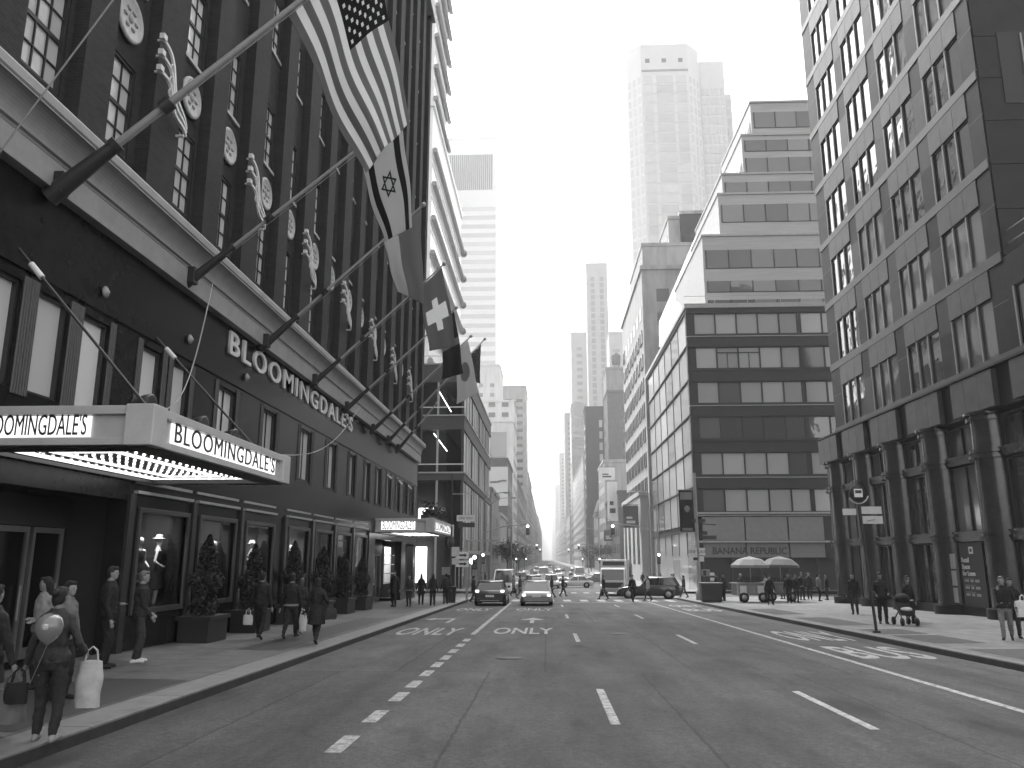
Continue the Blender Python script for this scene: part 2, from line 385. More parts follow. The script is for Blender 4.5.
for i, y in enumerate((11.3, 24.2, 36.5, 48.5)):
    mb = MB(); rect(mb, .82, .95, y, y+3.3); tag(mb.build('lane_dash', PAINTW), ORD[i]+' long white dash of the lane line in the middle of the road', 'road marking', 'long lane dashes')
for i, y in enumerate((11.1, 23.7, 36.5, 48.5)):
    mb = MB(); rect(mb, 4.1, 4.23, y, y+3.4); tag(mb.build('lane_dash', PAINTW), ORD[i]+' long white dash of the lane line nearer the bus lane', 'road marking', 'long lane dashes')
def marking_mesh(s, x0, x1, y0, y1, lb):
    me = road_text(s, x0, x1, y0, y1); me.materials.clear(); me.materials.append(PAINTW)
    o = bpy.data.objects.new('road_lettering', me); C.objects.link(o); mark(o, lb)
marking_mesh('ONLY', -5.05, -2.95, 26.6, 30.0, 'painted word ONLY beside the left kerb')
marking_mesh('ONLY', -1.85, .2, 27.2, 30.2, 'painted word ONLY in the second lane from the left')
marking_mesh('ONLY', -4.9, -3.0, 43.5, 46.2, 'distant painted word ONLY just behind the dark car')
marking_mesh('ONLY', -1.7, .3, 43.8, 46.4, 'distant painted word ONLY just behind the pale taxi')
marking_mesh('BUS', 7.35, 9.2, 19.9, 23.1, 'painted word BUS in the right kerb lane')
marking_mesh('ONLY', 7.4, 9.3, 25.0, 28.9, 'painted word ONLY in the right kerb lane')
marking_mesh('BUS', 7.4, 9.2, 43.5, 46.5, 'distant painted word BUS in the right kerb lane')
marking_mesh('ONLY', 7.4, 9.2, 48.5, 52.0, 'distant painted word ONLY in the right kerb lane')
mb = MB(); strip(mb, [(-4.1,33),(-3.95,33),(-3.95,36),(-4.1,36)]); strip(mb, [(-4.9,35.2),(-4.1,35.6),(-4.1,36.1),(-4.9,35.9)]); strip(mb, [(-5.25,35.5),(-4.85,34.7),(-4.85,36.5)])
mark(mb.build('turn_arrow', PAINTW), 'white left turn arrow painted beyond the kerbside ONLY')
mb = MB(); strip(mb, [(-.72,33),(-.55,33),(-.55,35.2),(-.72,35.2)]); strip(mb, [(-1.15,35.2),(-.12,35.2),(-.63,36.9)])
mark(mb.build('straight_arrow', PAINTW), 'white straight-ahead arrow painted beyond the central ONLY')
mb = MB(); rect(mb, -2.2, 6.7, 55.6, 55.95); mark(mb.build('stop_line', PAINTW), 'white stop line across the lanes before the zebra crossing')
mb = MB()
for i in range(12): rect(mb, XL+.5+i*1.22, XL+1.05+i*1.22, 57.6, 61.2)
mark(mb.build('zebra_crossing', PAINTW), 'near zebra crossing of white bars where people cross')
mb = MB()
for i in range(12): rect(mb, XL+.5+i*1.22, XL+1.05+i*1.22, 80.4, 83.8)
mark(mb.build('zebra_crossing', PAINTW), 'far zebra crossing on the other side of the cross street')
mb = MB()
for i in range(10): strip(mb, [(10.2, 62.6+i*1.7), (13.6, 62.6+i*1.7), (13.6, 63.2+i*1.7), (10.2, 63.2+i*1.7)])
mark(mb.build('zebra_crossing', PAINTW), 'zebra crossing over the side street at the right corner')
# round iron covers and litter
mb = MB(); mb.lathe([(.001, 0), (.33, 0), (.33, .006), (.001, .006)], (-.9, 19.6, G(19.6)), 24)
tag(mb.build('manhole_cover', GRATE), 'round dark manhole cover in the middle of the road', 'manhole cover')
mb = MB(); mb.lathe([(.001, 0), (.34, 0), (.34, .006), (.001, .006)], (2.35, 27.5, G(27.5)), 24)
tag(mb.build('manhole_cover', GRATE), 'second manhole cover farther up the road between the dashed lines', 'manhole cover')
# ---------------------------------------------------------------- the dark brick store on the left (local x = along the street, y = into the wall)
def vis(X, Y, Z, mx=70, my=70):
    z = Z-CAM_H; f = Y*math.cos(YAW)-X*math.sin(YAW); r = X*math.cos(YAW)+Y*math.sin(YAW)
    d = f*math.cos(PITCH)+z*math.sin(PITCH); u = -f*math.sin(PITCH)+z*math.cos(PITCH)
    if d < .5: return False
    px, py = 512+F_PX*r/d, 384-F_PX*u/d
    return -mx < px < 1024+mx and -my < py < 768+my

st = thing('department_store', 'dark brick department store with round medallions and a pale cornice hung with flags', 'shop building', (WL, 0, 0), PI/2)
Y0, Y1, ZT = 2.0, 59.3, 46.0
ks = list(range(-3, 16)); cen = [12.95+2.93*k+(.33 if k % 2 == 0 else 0) for k in ks]
rows = [10.9+4.35*r for r in range(8)]
WW, WH = 1.28, 2.25
hs = [(c-WW/2, c+WW/2, z, z+WH) for c in cen for z in rows]
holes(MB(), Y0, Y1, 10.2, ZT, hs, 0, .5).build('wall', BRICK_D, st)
mb = MB(); mb.box(Y0, Y1, .5, 14, 9, ZT-.02); mb.box(Y0, Y1, .35, .499, 10.3, ZT-.1)
mb.build('building_core', mat('dark_interior', .035, .9, 0), st)
for a, b in zip(cen, cen[1:]):
    w = 1.3 if (b-a) > 3 else 1.0
    m_ = (a+b)/2; MB().box(m_-w/2, m_+w/2, -.32, -.002, 10.25, ZT+.2).build('pilaster', BRICK_D, st)
MB().box(Y1-.9, Y1, -.322, -.002, 10.25, ZT+.3).build('pilaster', BRICK_D, st)
MB().box(Y0, Y1+.1, -.6, 14, ZT+.2, ZT+1.2).build('parapet', CORN, st, .05)

def sash(w, h, cols, rws, fr=.07, mu=.028, mid=True):
    mb = MB(); mb.box(-w/2, -w/2+fr, -.05, .08, 0, h); mb.box(w/2-fr, w/2, -.05, .08, 0, h)
    mb.box(-w/2+fr, w/2-fr, -.05, .08, 0, fr); mb.box(-w/2+fr, w/2-fr, -.05, .08, h-fr, h)
    if mid: mb.box(-w/2+fr, w/2-fr, -.02, .07, h/2-.045, h/2+.045)
    for i in range(1, cols):
        x = -w/2+fr+(w-2*fr)*i/cols; mb.box(x-mu/2, x+mu/2, -.012, .03, fr, h-fr)
    for j in range(1, rws):
        z = h*j/rws
        if abs(z-h/2) > .05 or not mid: mb.box(-w/2+fr, w/2-fr, -.01, .028, z-mu/2, z+mu/2)
    return mb
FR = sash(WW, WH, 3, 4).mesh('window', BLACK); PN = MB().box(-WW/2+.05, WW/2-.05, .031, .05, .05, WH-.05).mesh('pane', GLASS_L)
SILL = MB().box(-WW/2-.08, WW/2+.08, -.14, .0, -.1, -.002).mesh('sill', mat('pale_sill', .5, .6, .1)) 
def winset(parent, fr, pn, x, y, z, name='window', sill=None, rz=0):
    o = bpy.data.objects.new(name, fr); C.objects.link(o); o.parent = parent; o.location = (x, y, z); o.rotation_euler.z = rz
    if pn:
        p = bpy.data.objects.new('pane', pn); C.objects.link(p); p.parent = o
    if sill:
        p = bpy.data.objects.new('sill', sill); C.objects.link(p); p.parent = o
    return o
def join_to(mb, me, x, y, z):
    mb.add([(v.co.x+x, v.co.y+y, v.co.z+z) for v in me.vertices], [list(p.vertices) for p in me.polygons])
rest = MB(); restp = MB(); cnt = 0
for r, z in enumerate(rows):
    for c in cen:
        if vis(WL, c, z, 30, 40) and cnt < 84:
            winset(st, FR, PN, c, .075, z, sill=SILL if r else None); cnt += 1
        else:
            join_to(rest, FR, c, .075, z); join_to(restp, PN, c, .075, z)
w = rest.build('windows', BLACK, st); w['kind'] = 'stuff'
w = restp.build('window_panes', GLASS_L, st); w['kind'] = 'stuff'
# round medallions over the first-row windows and white scroll brackets on every second pilaster
MED = mat('pale_medallion', .5, .6, .22, 9, .3)
mb = MB(); mb.lathe([(.001, -.02), (.5, -.02), (.56, -.05), (.56, -.1), (.49, -.13), (.44, -.09), (.001, -.08)], (0,0,0), 28, axis='y')
mb2 = MB()
for i in range(6): mb2.ball((.24*math.cos(i*PI/3), -.09, .24*math.sin(i*PI/3)), (.09, .035, .06), 8, 5)
mb2.ball((0, -.09, 0), (.11, .04, .11), 10, 5)
me1 = mb.mesh('medallion', MED); me2 = mb2.mesh('medallion_relief', mat('medallion_relief', .3, .6, .2))
for c in cen[3:]:
    o = bpy.data.objects.new('medallion', me1); C.objects.link(o); o.parent = st; o.location = (c+.04, -.001, 14.15)
    q = bpy.data.objects.new('relief', me2); C.objects.link(q); q.parent = o
def scroll():
    mb = MB()
    for j in range(3):
        pts = []
        for i in range(19):
            t = i/18; x = -.85+1.4*t+.12*math.sin(t*2*PI*1.2+.4); z = (.95-.42*j)*(1-t)+(-.85+.10*(2-j))*t+.13*math.sin(t*2*PI*1.25+.3)
            pts.append((x, -.16-.10*math.sin(PI*t), z))
        for a_, b_ in zip(pts, pts[1:]): mb.bar(a_, b_, .075, .06, V((0, 1, 0)))
        p = pts[0]; mb.box(p[0]-.13, p[0]+.03, p[1]-.06, p[1]+.06, p[2]-.02, p[2]+.12); mb.bar(p, (p[0], 0, p[2]), .05)
        q = [(pts[5][0]+.10*math.cos(a*.8+2)-.02, pts[5][1], pts[5][2]-.11+.10*math.sin(a*.8+2)) for a in range(7)]; mb.path(q, .022, 6)
    mb.bar((.5, 0, -.8), (.5, -.2, -.8), .06)
    return mb
me = scroll().mesh('scroll_bracket', mat('white_scroll', .66, .5, .1))
for a, b, k in zip(cen, cen[1:], ks):
    if k % 2 != 0 and k >= 1:
        o = bpy.data.objects.new('scroll_bracket', me); C.objects.link(o); o.parent = st; o.location = ((a+b)/2, -.34, 13.15)
# cornice
prof = [(0, 10.36), (.54, 10.32), (.57, 10.27), (.57, 10.10), (.54, 10.06)]
prof += [(.56-.30*math.sin(t*PI/2/8), 9.60+.42*math.cos(t*PI/2/8)) for t in range(0, 9)]
prof += [(.26, 9.52), (.20, 9.50), (.20, 9.44)]
MB().prism([(Y0, -d, z) for d, z in prof]+[(Y0, 0, 9.44)], (Y1+.15-Y0, 0, 0)).build('cornice', CORN, st)
MB().box(Y0, Y1+.1, -.24, -.002, 8.86, 9.40).build('cornice_band', mat('pale_stone_band', .30, .55, .15, 2, .05), st, .01)
# granite base with upper and lower openings
w2 = [(13.1, 1.0), (14.6, 1.0), (16.1, 1.0), (18.6, 1.0), (20.2, 1.0), (23.3, 1.35), (27.1, 1.35), (31.4, 1.5), (35.3, 1.5), (39.2, 1.3), (42.6, 1.2), (45.6, 1.2), (48.6, 1.2), (51.6, 1.2), (54.6, 1.2), (57.2, 1.2)]
sh = [18.75, 22.1, 25.6, 29.9, 33.4, 36.9, 40.4]
H2 = [(c-w/2, c+w/2, 4.95, 6.95) for c, w in w2]+[(y, y+2.5, .78, 3.0) for y in sh]+[(10.6, 18.1, -1.9, 3.25), (45.2, 53.6, -1.9, 3.0), (55.2, 58.4, .1, 2.9)]
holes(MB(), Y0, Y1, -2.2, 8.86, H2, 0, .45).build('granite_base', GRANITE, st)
DK = mat('dark_interior', .035, .9, 0)
mb = MB(); mb.box(Y0, Y1, 2.6, 2.8, -2, 8.8); mb.box(Y0, Y1, .46, 2.6, 4.0, 4.2); mb.box(Y0, Y1, .46, 2.6, 8.3, 8.5)
for y in sh: mb.box(y-.35, y-.25, .46, 2.6, -1, 4); mb.box(y, y+2.5, .46, 2.6, .6, .74)
mb.build('shop_interior', DK, st)
for c, w in w2:
    f = sash(w, 2.0, 1, 1, .06, mid=False); f.box(-.02, .02, -.01, .03, .06, 1.94) if w > 1.1 else None
    o = f.build('window', BLACK, st, loc=(c, .12, 4.95)); MB().box(-w/2+.05, w/2-.05, .04, .06, .05, 1.95).build('pane', GLASS_W, o)
    for sx in (-1, 1):
        mb = MB()
        for q in range(3): mb.tube((c+sx*(w/2+.06+.075*q), -.01, 4.85), (c+sx*(w/2+.06+.075*q), -.01, 7.05), .036, n=8)
        mb.build('fluted_jamb', mat('bronze_fluting', .06, .35, .15, 5), st)
for y in sh:
    mb = MB(); a, b = y, y+2.5
    for (x0, x1, z0, z1) in ((a-.12, a, .66, 3.12), (b, b+.12, .66, 3.12), (a, b, 3.0, 3.12), (a, b, .66, .78)): mb.box(x0, x1, -.06, .12, z0, z1)
    o = mb.build('display_window', mat('grey_bronze_frame', .05, .4, .15, 5), st, .01)
    MB().box(a, b, .05, .065, .78, 3.0).build('pane', SHOP, o)
for z, d in ((3.42, .12), (3.66, .05)):
    for y in sh: MB().box(y-.4, y+2.6, -d, -.002, z, z+.07).build('lintel_trim', STEEL, st)
for y in [18.2]+[y-.55 for y in sh[1:]]+[43.4]: MB().box(y-.12, y+.12, -.1, -.002, -1.0, 3.4).build('shopfront_pier', mat('dark_polished_pier', .03, .25, .2), st, .01)
MB().box(Y0, Y1, -.05, -.002, 7.15, 7.32).build('string_course', GRANITE, st)
# doors under the marquees
def doors(y0, y1, nn, z0, z1, d=1.3):
    for i in range(nn):
        a = y0+(y1-y0)*i/nn+.06; b = y0+(y1-y0)*(i+1)/nn-.06; mb = MB()
        for (x0, x1, q0, q1) in ((a, a+.09, z0, z1), (b-.09, b, z0, z1), (a+.09, b-.09, z1-.12, z1), (a+.09, b-.09, z0, z0+.22)): mb.box(x0, x1, d, d+.07, q0, q1)
        o = mb.build('glass_door', mat('door_metal', .2, .3, .1, metal=.4), st); MB().box(a+.09, b-.09, d+.03, d+.045, z0+.22, z1-.12).build('pane', SHOP, o)
        MB().bar((b-.2, d-.06, z0+.8), (b-.2, d-.06, z0+1.5), .03).build('handle', STEEL, o)
doors(10.7, 18.0, 6, -.1, 2.6); doors(45.4, 53.4, 6, -.72, 2.2)
MB().box(10.6, 18.1, 1.28, 1.42, 2.62, 3.25).build('door_head', BRONZE, st); MB().box(45.2, 53.6, 1.28, 1.42, 2.22, 3.0).build('door_head', BRONZE, st)
# lamps inside the display windows (lit in the photograph)
for y in (20.4, 24.1, 27.4, 31.7):
    l = bpy.data.lights.new('display_lamp', 'AREA'); l.energy = 20; l.size = .4; o = bpy.data.objects.new('display_lamp', l); C.objects.link(o)
    o.parent = st; o.location = (y+.1, .62, 3.3)
l = bpy.data.lights.new('corner_lamp', 'AREA'); l.energy = 40; l.size = 2; o = bpy.data.objects.new('corner_lamp', l); C.objects.link(o); o.parent = st; o.location = (56.9, 1.2, 2.8)
mb = MB(); mb.box(56.0, 58.4, 1.6, 1.64, .2, 2.7); mb.build('white_shop_wall', WHITE, st)
for i in range(4): MB().box(55.3, 55.9, .9, 1.5, .3+.6*i, .34+.6*i).build('display_shelf', WHITE, st)
# big raised letters along the front
text('raised_lettering', "BLOOMINGDALE'S", mat('silver_letters', .7, .4, .1), st, 1.0, (22.95, -.03, 8.02), (PI/2, 0, 0), sx=1.62, depth=.09, bold=.012, spacing=1.22)
for y, z in ((16.2, 7.6), (20.4, 7.7), (24.6, 7.6)):
    MB().lathe([(.001, -.02), (.1, -.03), (.14, -.06), (.08, -.1), (.001, -.16)], (y, 0, z), 16, axis='y').build('anchor_plate', STEEL, st)
# corner face on the cross street
hs = []
for r in rows[:6]:
    for i in range(4): hs.append((2+i*3, 3.2+i*3, r, r+WH))
o = holes(MB(), -.2, 14, -2.2, ZT, hs, -.25, 0).build('end_wall', BRICK_D, st, loc=(Y1+.003, .2, 0), rz=PI/2)

# ---------------------------------------------------------------- the two lit marquees
def marquee(y0, y1, zb, zt, xe, label, rods):
    t = thing('marquee', label, 'marquee', (WL, (y0+y1)/2, 0))
    a, b = y0-(y0+y1)/2, y1-(y0+y1)/2; X = xe-WL
    mb = MB(); mb.box(.004, X-.08, a+.08, b-.08, zb+.10, zt-.06)
    mb.build('canopy_box', BRONZE, t)
    def trim(z0, z1, p, m, nm):
        q = MB(); q.box(.01, X+p, a-p, a+.1, z0, z1); q.box(X-.1, X+p, a+.1, b-.1, z0, z1); q.box(.01, X+p, b-.1, b+p, z0, z1); return q.build(nm, m, t, .01)
    trim(zt-.14, zt, .10, MARQ, 'top_rail'); trim(zb, zb+.12, .08, MARQ, 'bottom_rail'); trim(zb+.12, zt-.14, .0, MARQ, 'fascia')
    for (cx, cy) in ((X-.14, a+.14), (X-.14, b-.14)): MB().box(cx-.2, cx+.27, cy-.27, cy+.2, zb-.01, zt+.02).build('corner_block', MARQ, t, .015)
    h = zt-zb-.26
    fx0, fx1 = .35, X-.95; MB().box(fx0, fx1, a-.03, a-.004, zb+.14, zt-.16).build('lit_face', LIT, t)
    sx0, sx1 = a+.75, b-.75; MB().box(X+.004, X+.03, sx0, sx1, zb+.14, zt-.16).build('lit_face', LIT, t)
    n_ = 14
    o = text('sign_lettering', "BLOOMINGDALE'S", BLACK, t, 1, (fx0+.06, a-.034, zb+.17), (PI/2, 0, 0), depth=.02)
    w = max(v.co.x for v in o.data.vertices)
    o.scale = ((fx1-fx0-.12)/w, (h-.02)/.74, 1)
    o = text('sign_lettering', "BLOOMINGDALE'S", BLACK, t, 1, (X+.034, sx0+.06, zb+.17), (PI/2, 0, PI/2), depth=.02, spacing=1.12)
    w = max(v.co.x for v in o.data.vertices); o.scale = ((sx1-sx0-.12)/w, (h-.02)/.74, 1)
    # underside: a bright rim, then rows of bulbs round an inner lit tray
    zs = zb+.085; xi0, xi1, yi0, yi1 = .15, X-.45, a+.55, b-.45
    def ring(p, w_, z, m, nm):
        q = MB(); x0, x1, y0_, y1_ = xi0+p, xi1-p, yi0+p, yi1-p
        q.box(x0, x1, y0_, y0_+w_, z, z+.02); q.box(x0, x1, y1_-w_, y1_, z, z+.02); q.box(x0, x0+w_, y0_+w_, y1_-w_, z, z+.02); q.box(x1-w_, x1, y0_+w_, y1_-w_, z, z+.02); return q.build(nm, m, t)
    for (x0, x1, ya, yb) in ((.01, X-.02, a+.02, yi0), (.01, X-.02, yi1, b-.02), (xi1, X-.02, yi0, yi1), (.01, xi0, yi0, yi1)): MB().box(x0, x1, ya, yb, zb-.03, zb+.04).build('soffit_border', BRONZE, t)
    ring(0, .3, zs-.02, SOFFIT, 'light_rim'); ring(.30, .34, zs-.012, BRONZE, 'bulb_channel'); ring(.66, .16, zs-.03, SOFFIT, 'light_rim')
    MB().box(xi0+.84, xi1-.84, yi0+.84, yi1-.84, zs-.014, zs+.005).build('bulb_tray', mat('bulb_tray_metal', .12, .4, .1), t)
    q = MB()
    x = xi0+.38
    while x < xi1-.3:
        y = yi0+.38
        while y < yi1-.3:
            on_ring = x < xi0+.62 or x > xi1-.62 or y < yi0+.62 or y > yi1-.62
            inner = xi0+.88 < x < xi1-.88 and yi0+.88 < y < yi1-.88
            if on_ring or inner: q.ball((x, y, zs-.04), .034, 6, 4)
            y += .29
        x += .31
    o = q.build('bulbs', BULB, t); o['kind'] = 'stuff'
    l = bpy.data.lights.new('marquee_light', 'AREA'); l.shape = 'RECTANGLE'; l.size = X-1; l.size_y = (b-a)-1; l.energy = 7
    lo = bpy.data.objects.new('marquee_light', l); C.objects.link(lo); lo.parent = t; lo.location = (X/2, 0, zs-.12)
    for (yr, zr) in rods:
        yy = yr-(y0+y1)/2; p = V((0.05, yy+.0, zr)); e = V((X-.35, yy, zt)); r = MB(); r.tube(p, e, .026); r.build('tie_rod', BLACK, t)
        c_ = p.lerp(e, .14); d_ = (e-p).normalized(); MB().tube(c_-d_*.18, c_+d_*.18, .055).build('turnbuckle', WHITE, t)
        MB().box(X-.5, X-.2, yy-.09, yy+.09, zt, zt+.09).build('rod_shoe', BRONZE, t)
    return t
marquee(12.5, 19.3, 3.72, 4.36, -6.4, 'big lit marquee nearest on the left, its lettering cut by the picture edge', [(13.3, 7.45), (18.6, 7.25)])
marquee(45.1, 54.7, 3.36, 4.12, -6.4, 'smaller-looking far lit marquee at the store corner, plants on its top', [(46.5, 7.0), (50, 7.0), (53.6, 7.0)])
# floodlights standing on the near marquee
for i, (y, lb) in enumerate(((14.6, 'dark hooded floodlight standing on the near marquee close to its left corner'), (17.0, 'dark hooded floodlight on the near marquee between the two tie rods'), (18.8, 'dark hooded floodlight at the far end of the near marquee'))):
    t = thing('floodlight', lb, 'floodlight', (-7.6, y, 4.36)); MB().tube((0,0,0), (0,0,.3), .03).build('stand', BLACK, t)
    MB().lathe([(.03, -.25), (.12, -.22), (.2, .0), (.22, .14), (.19, .15)], (0,0,.42), 14, axis='x').build('lamp_hood', BLACK, t)
# ---------------------------------------------------------------- flagpoles and flags
def flag_mat(name, v):                                    # thin cloth: lets some light through
    if name in _m: return _m[name]
    m = bpy.data.materials.new(name); m.use_nodes = True; nt = m.node_tree; n = nt.nodes; b = n['Principled BSDF']
    b.inputs['Base Color'].default_value = (v, v, v, 1); b.inputs['Roughness'].default_value = .9; b.inputs['Specular IOR Level'].default_value = .1
    tr = n.new('ShaderNodeBsdfTranslucent'); tr.inputs[0].default_value = (v, v, v, 1); mx = n.new('ShaderNodeMixShader'); mx.inputs[0].default_value = .55
    nt.links.new(b.outputs[0], mx.inputs[1]); nt.links.new(tr.outputs[0], mx.inputs[2]); nt.links.new(mx.outputs[0], n['Material Output'].inputs['Surface'])
    _m[name] = m; return m
FW, FD, FM, FG, FK = flag_mat('flag_white', .92), flag_mat('flag_dark', .035), flag_mat('flag_red', .26), flag_mat('flag_grey', .3), flag_mat('flag_black', .06)
poles = [(13.84, 9.0, (386, -66), 'thick near flagpole carrying the large striped flag, its tip out of the picture'),
         (19.65, 9.25, (402, 114), 'second flagpole from the near end, running up behind the big striped flag'),
         (25.4, 9.05, (422, 206), 'third flagpole, the one carrying the pale and dark banded flag'),
         (31.12, 9.0, (443, 265), 'fourth flagpole, carrying the flag with the pale cross'),
         (36.44, 8.9, (455, 309), 'fifth flagpole, carrying the very dark flag'),
         (42.2, 8.8, (470, 337), 'sixth flagpole, carrying the pale flag with a dark disc'),
         (46.4, 8.8, (484, 340), 'seventh flagpole, carrying the small dark starred flag'),
         (49.6, 8.75, (436, 404), 'farthest flagpole by the store corner, bare and without a flag')]
tips = []
for i, (Y, z, tp, lb) in enumerate(poles):
    base = V((-9.15, Y, z)); tip = on_y(tp[0], tp[1], Y)
    if i > 0 and i < 7: tip = base+(tip-base)*1.0
    tips.append((base, tip)); r = .085 if i == 0 else (.06 if i < 3 else .055)
    t = thing('flagpole', lb, 'flagpole', base, 0, 'flagpoles leaning out over the cornice'); d = tip-base; u = d.normalized()
    MB().tube(u*.5, d, r, r*.55, 14).build('pole', STEEL, t)
    MB().ball(d+u*.07, .09, 10, 8).build('finial', STEEL, t)
    mb = MB(); mb.tube(-u*.45, u*1.15, r*2.3, r*1.5, 12); mb.tube(u*1.1, u*1.22, r*1.9, r*1.9, 12); mb.build('socket', BLACK, t)
    MB().box(-.25, -.02, -.13, .13, -.25, .2).build('bracket', BLACK, t, .02)
    c = u*min(2.4, d.length*.45); mb = MB(); mb.tube(c-u*.12, c+u*.12, r*1.7, n=12); mb.bar(c+V((0,.1,.02)), c+V((0,-.12,-.05)), .1); mb.build('collar', BLACK, t)
    p = MB()
    for k in range(10):
        s0 = .14+.08*k
        p.tube(d*s0+V((0,-.02,-.13-.03*math.sin(PI*k/10))), d*(s0+.08)+V((0,-.02,-.13-.03*math.sin(PI*(k+1)/10))), .008, n=5)
    p.build('halyard', STEEL, t)

def cloth(name, label, corners, mats, which, nu=36, nv=48, amp=.12, waves=2.2, sag=.0, seed=0, lat=.06):
    """corners: hoist low, hoist high, fly low, fly high. u along hoist (low to high), v towards the fly. which(u,v)->material index"""
    hl, hh, fl, fh = [V(c) for c in corners]; nrm = ((hh-hl).cross(fl-hl)).normalized()
    vs, fs, mi = [], [], []
    for j in range(nv+1):
        v = j/nv
        for i in range(nu+1):
            u = i/nu; p = (hl.lerp(hh, u)).lerp(fl.lerp(fh, u), v)
            w = math.sin(waves*2*PI*u+seed+1.4*v)+.45*math.sin(waves*4.3*PI*u+2.1*seed-2.0*v)+.3*math.sin(5*v+seed)
            p = p+nrm*(amp*(.25+.75*v)*w)+(hh-hl).normalized()*lat*v*(math.sin(5.2*v+seed+2.4*u)+.5*math.sin(9*v+3*u)); p.z -= sag*math.sin(PI*u)*v
            vs.append(p)
    for j in range(nv):
        for i in range(nu):
            fs.append((j*(nu+1)+i, j*(nu+1)+i+1, (j+1)*(nu+1)+i+1, (j+1)*(nu+1)+i)); mi.append(which((i+.5)/nu, (j+.5)/nv))
    me = bpy.data.meshes.new(name); me.from_pydata(vs, [], fs)
    for m in mats: me.materials.append(m)
    me.polygons.foreach_set('material_index', mi); me.polygons.foreach_set('use_smooth', [True]*len(fs)); me.update()
    o = bpy.data.objects.new(name, me); C.objects.link(o)
    so = o.modifiers.new('thickness', 'SOLIDIFY'); so.thickness = .006; so.offset = 0
    return tag(o, label, 'flag', 'flags along the store cornice')
def star_in(u, v, cu, cv, r, asp):
    dx, dy = (v-cv)*asp, u-cu; rr = math.hypot(dx, dy); a = math.atan2(dx, dy)
    k = (a/(2*PI)*5) % 1; k = abs(k-.5)*2                     # 1 at a point, 0 in a notch
    return rr < r*(.42+.58*k**1.6)
def along(i, px):                                              # the point of pole i that lies over picture column px
    b, t = tips[i]; lo, hi = 0, 1
    for _ in range(40):
        m_ = (lo+hi)/2; q = b.lerp(t, m_); z = q.z-CAM_H
        f = q.y*math.cos(YAW)-q.x*math.sin(YAW); r = q.x*math.cos(YAW)+q.y*math.sin(YAW); dd = f*math.cos(PITCH)+z*math.sin(PITCH)
        if 512+F_PX*r/dd < px: lo = m_
        else: hi = m_
    return b.lerp(t, lo)
DN = V((0, 0, -.07))
# large striped flag: stripes run from hoist to fly, the starred canton is the upper hoist corner
def us(u, v):
    if u > 6/13 and v < .40:
        uu = (u-6/13)/(7/13); vv = v/.40
        for rr in range(9):
            for cc in range(11):
                if (rr+cc) % 2 == 0 and math.hypot((uu-(rr+1)/10)*1.9, (vv-(cc+1)/12)*2.6*.76) < .062: return 1
        return 2
    return 0 if int(u*13) % 2 == 0 else 1
cloth('flag', 'largest flag, striped with a starred dark corner, on the thick near flagpole', [along(0, 288)+DN, along(0, 378)+DN, on_y(366, 172, 15.0), on_y(408, 122, 15.2)],
      [flag_mat('stripe_red', .28), FW, FD], us, 130, 140, .20, .95, seed=.9, lat=.13)
def isr(u, v):
    if .10 < u < .25 or .75 < u < .90: return 1
    x, y = (v-.5)*1.45, u-.5
    def tri(s): 
        d = []
        for k in range(3):
            a = PI/2+k*2*PI/3+(PI if s else 0); d.append(-(x*math.cos(a)+y*math.sin(a)))
        return max(d)
    for s in (0, 1):
        if .072 < tri(s) < .10: return 1
    return 0
cloth('flag', 'pale flag with a six-pointed star between two dark bars, just behind the big striped flag', [along(1, 358)+DN, along(1, 402)+DN, on_y(384, 243, 20.4), on_y(413, 226, 20.6)],
      [flag_mat('flag_pale', .62), FD], isr, 90, 110, .09, .8, seed=2)
cloth('flag', 'flag of pale and dark bands hanging below the six-pointed star flag', [along(2, 384)+DN, along(2, 421)+DN, on_y(398, 292, 26.3), on_y(424, 306, 26.6)],
      [flag_mat('flag_pale', .62), flag_mat('flag_mid', .28), FM], lambda u, v: 0 if u < .36 else (2 if u < .68 else 1), 36, 44, .10, .9, seed=1)
cloth('flag', 'grey flag bearing a broad pale cross', [along(3, 420)+DN, along(3, 442)+DN, on_y(428, 352, 32.0), on_y(457, 345, 32.3)],
      [flag_mat('flag_red', .26), FW], lambda u, v: 1 if (abs(u-.5) < .12 and .3 < v < .74) or (abs(v-.52) < .1 and .12 < u < .88) else 0, 36, 44, .10, .8, seed=3)
cloth('flag', 'very dark two-toned flag between the cross flag and the disc flag', [along(4, 444)+DN, along(4, 454)+DN, on_y(441, 380, 37.3), on_y(464, 372, 37.5)],
      [FK, FD, FG], lambda u, v: 2 if abs(v-.47) < .05 else 0, 28, 34, .10, .9, seed=4)
cloth('flag', 'pale flag with one dark round disc', [along(5, 456)+DN, along(5, 468)+DN, on_y(457, 404, 43.0), on_y(479, 392, 43.3)],
      [flag_mat('flag_pale', .62), flag_mat('flag_mid', .28)], lambda u, v: 1 if math.hypot((u-.5), (v-.5)*1.5) < .27 else 0, 50, 60, .09, .7, seed=5)
cloth('flag', 'small dark starred flag at the far end of the row', [along(6, 470)+DN, along(6, 481)+DN, on_y(474, 380, 47.0), on_y(480, 384, 47.2)],
      [FD, FW, flag_mat('stripe_red', .28)], lambda u, v: (1 if (int(u*9)+int(v*16)) % 3 == 0 and int(u*18) % 2 and int(v*32) % 2 else 0), 36, 64, .06, 1, seed=6)
def wire(name, label, pts, r, m):
    mb = MB(); mb.path([V(p) for p in pts], r, 6); return tag(mb.build(name, m), label, 'cable')
a, b = on_y(116, -4, 12.2), on_y(-6, 160, 12.2)
wire('guy_wire', 'bright taut wire crossing the top left corner in front of the cornice', [a, b], .016, STEEL)
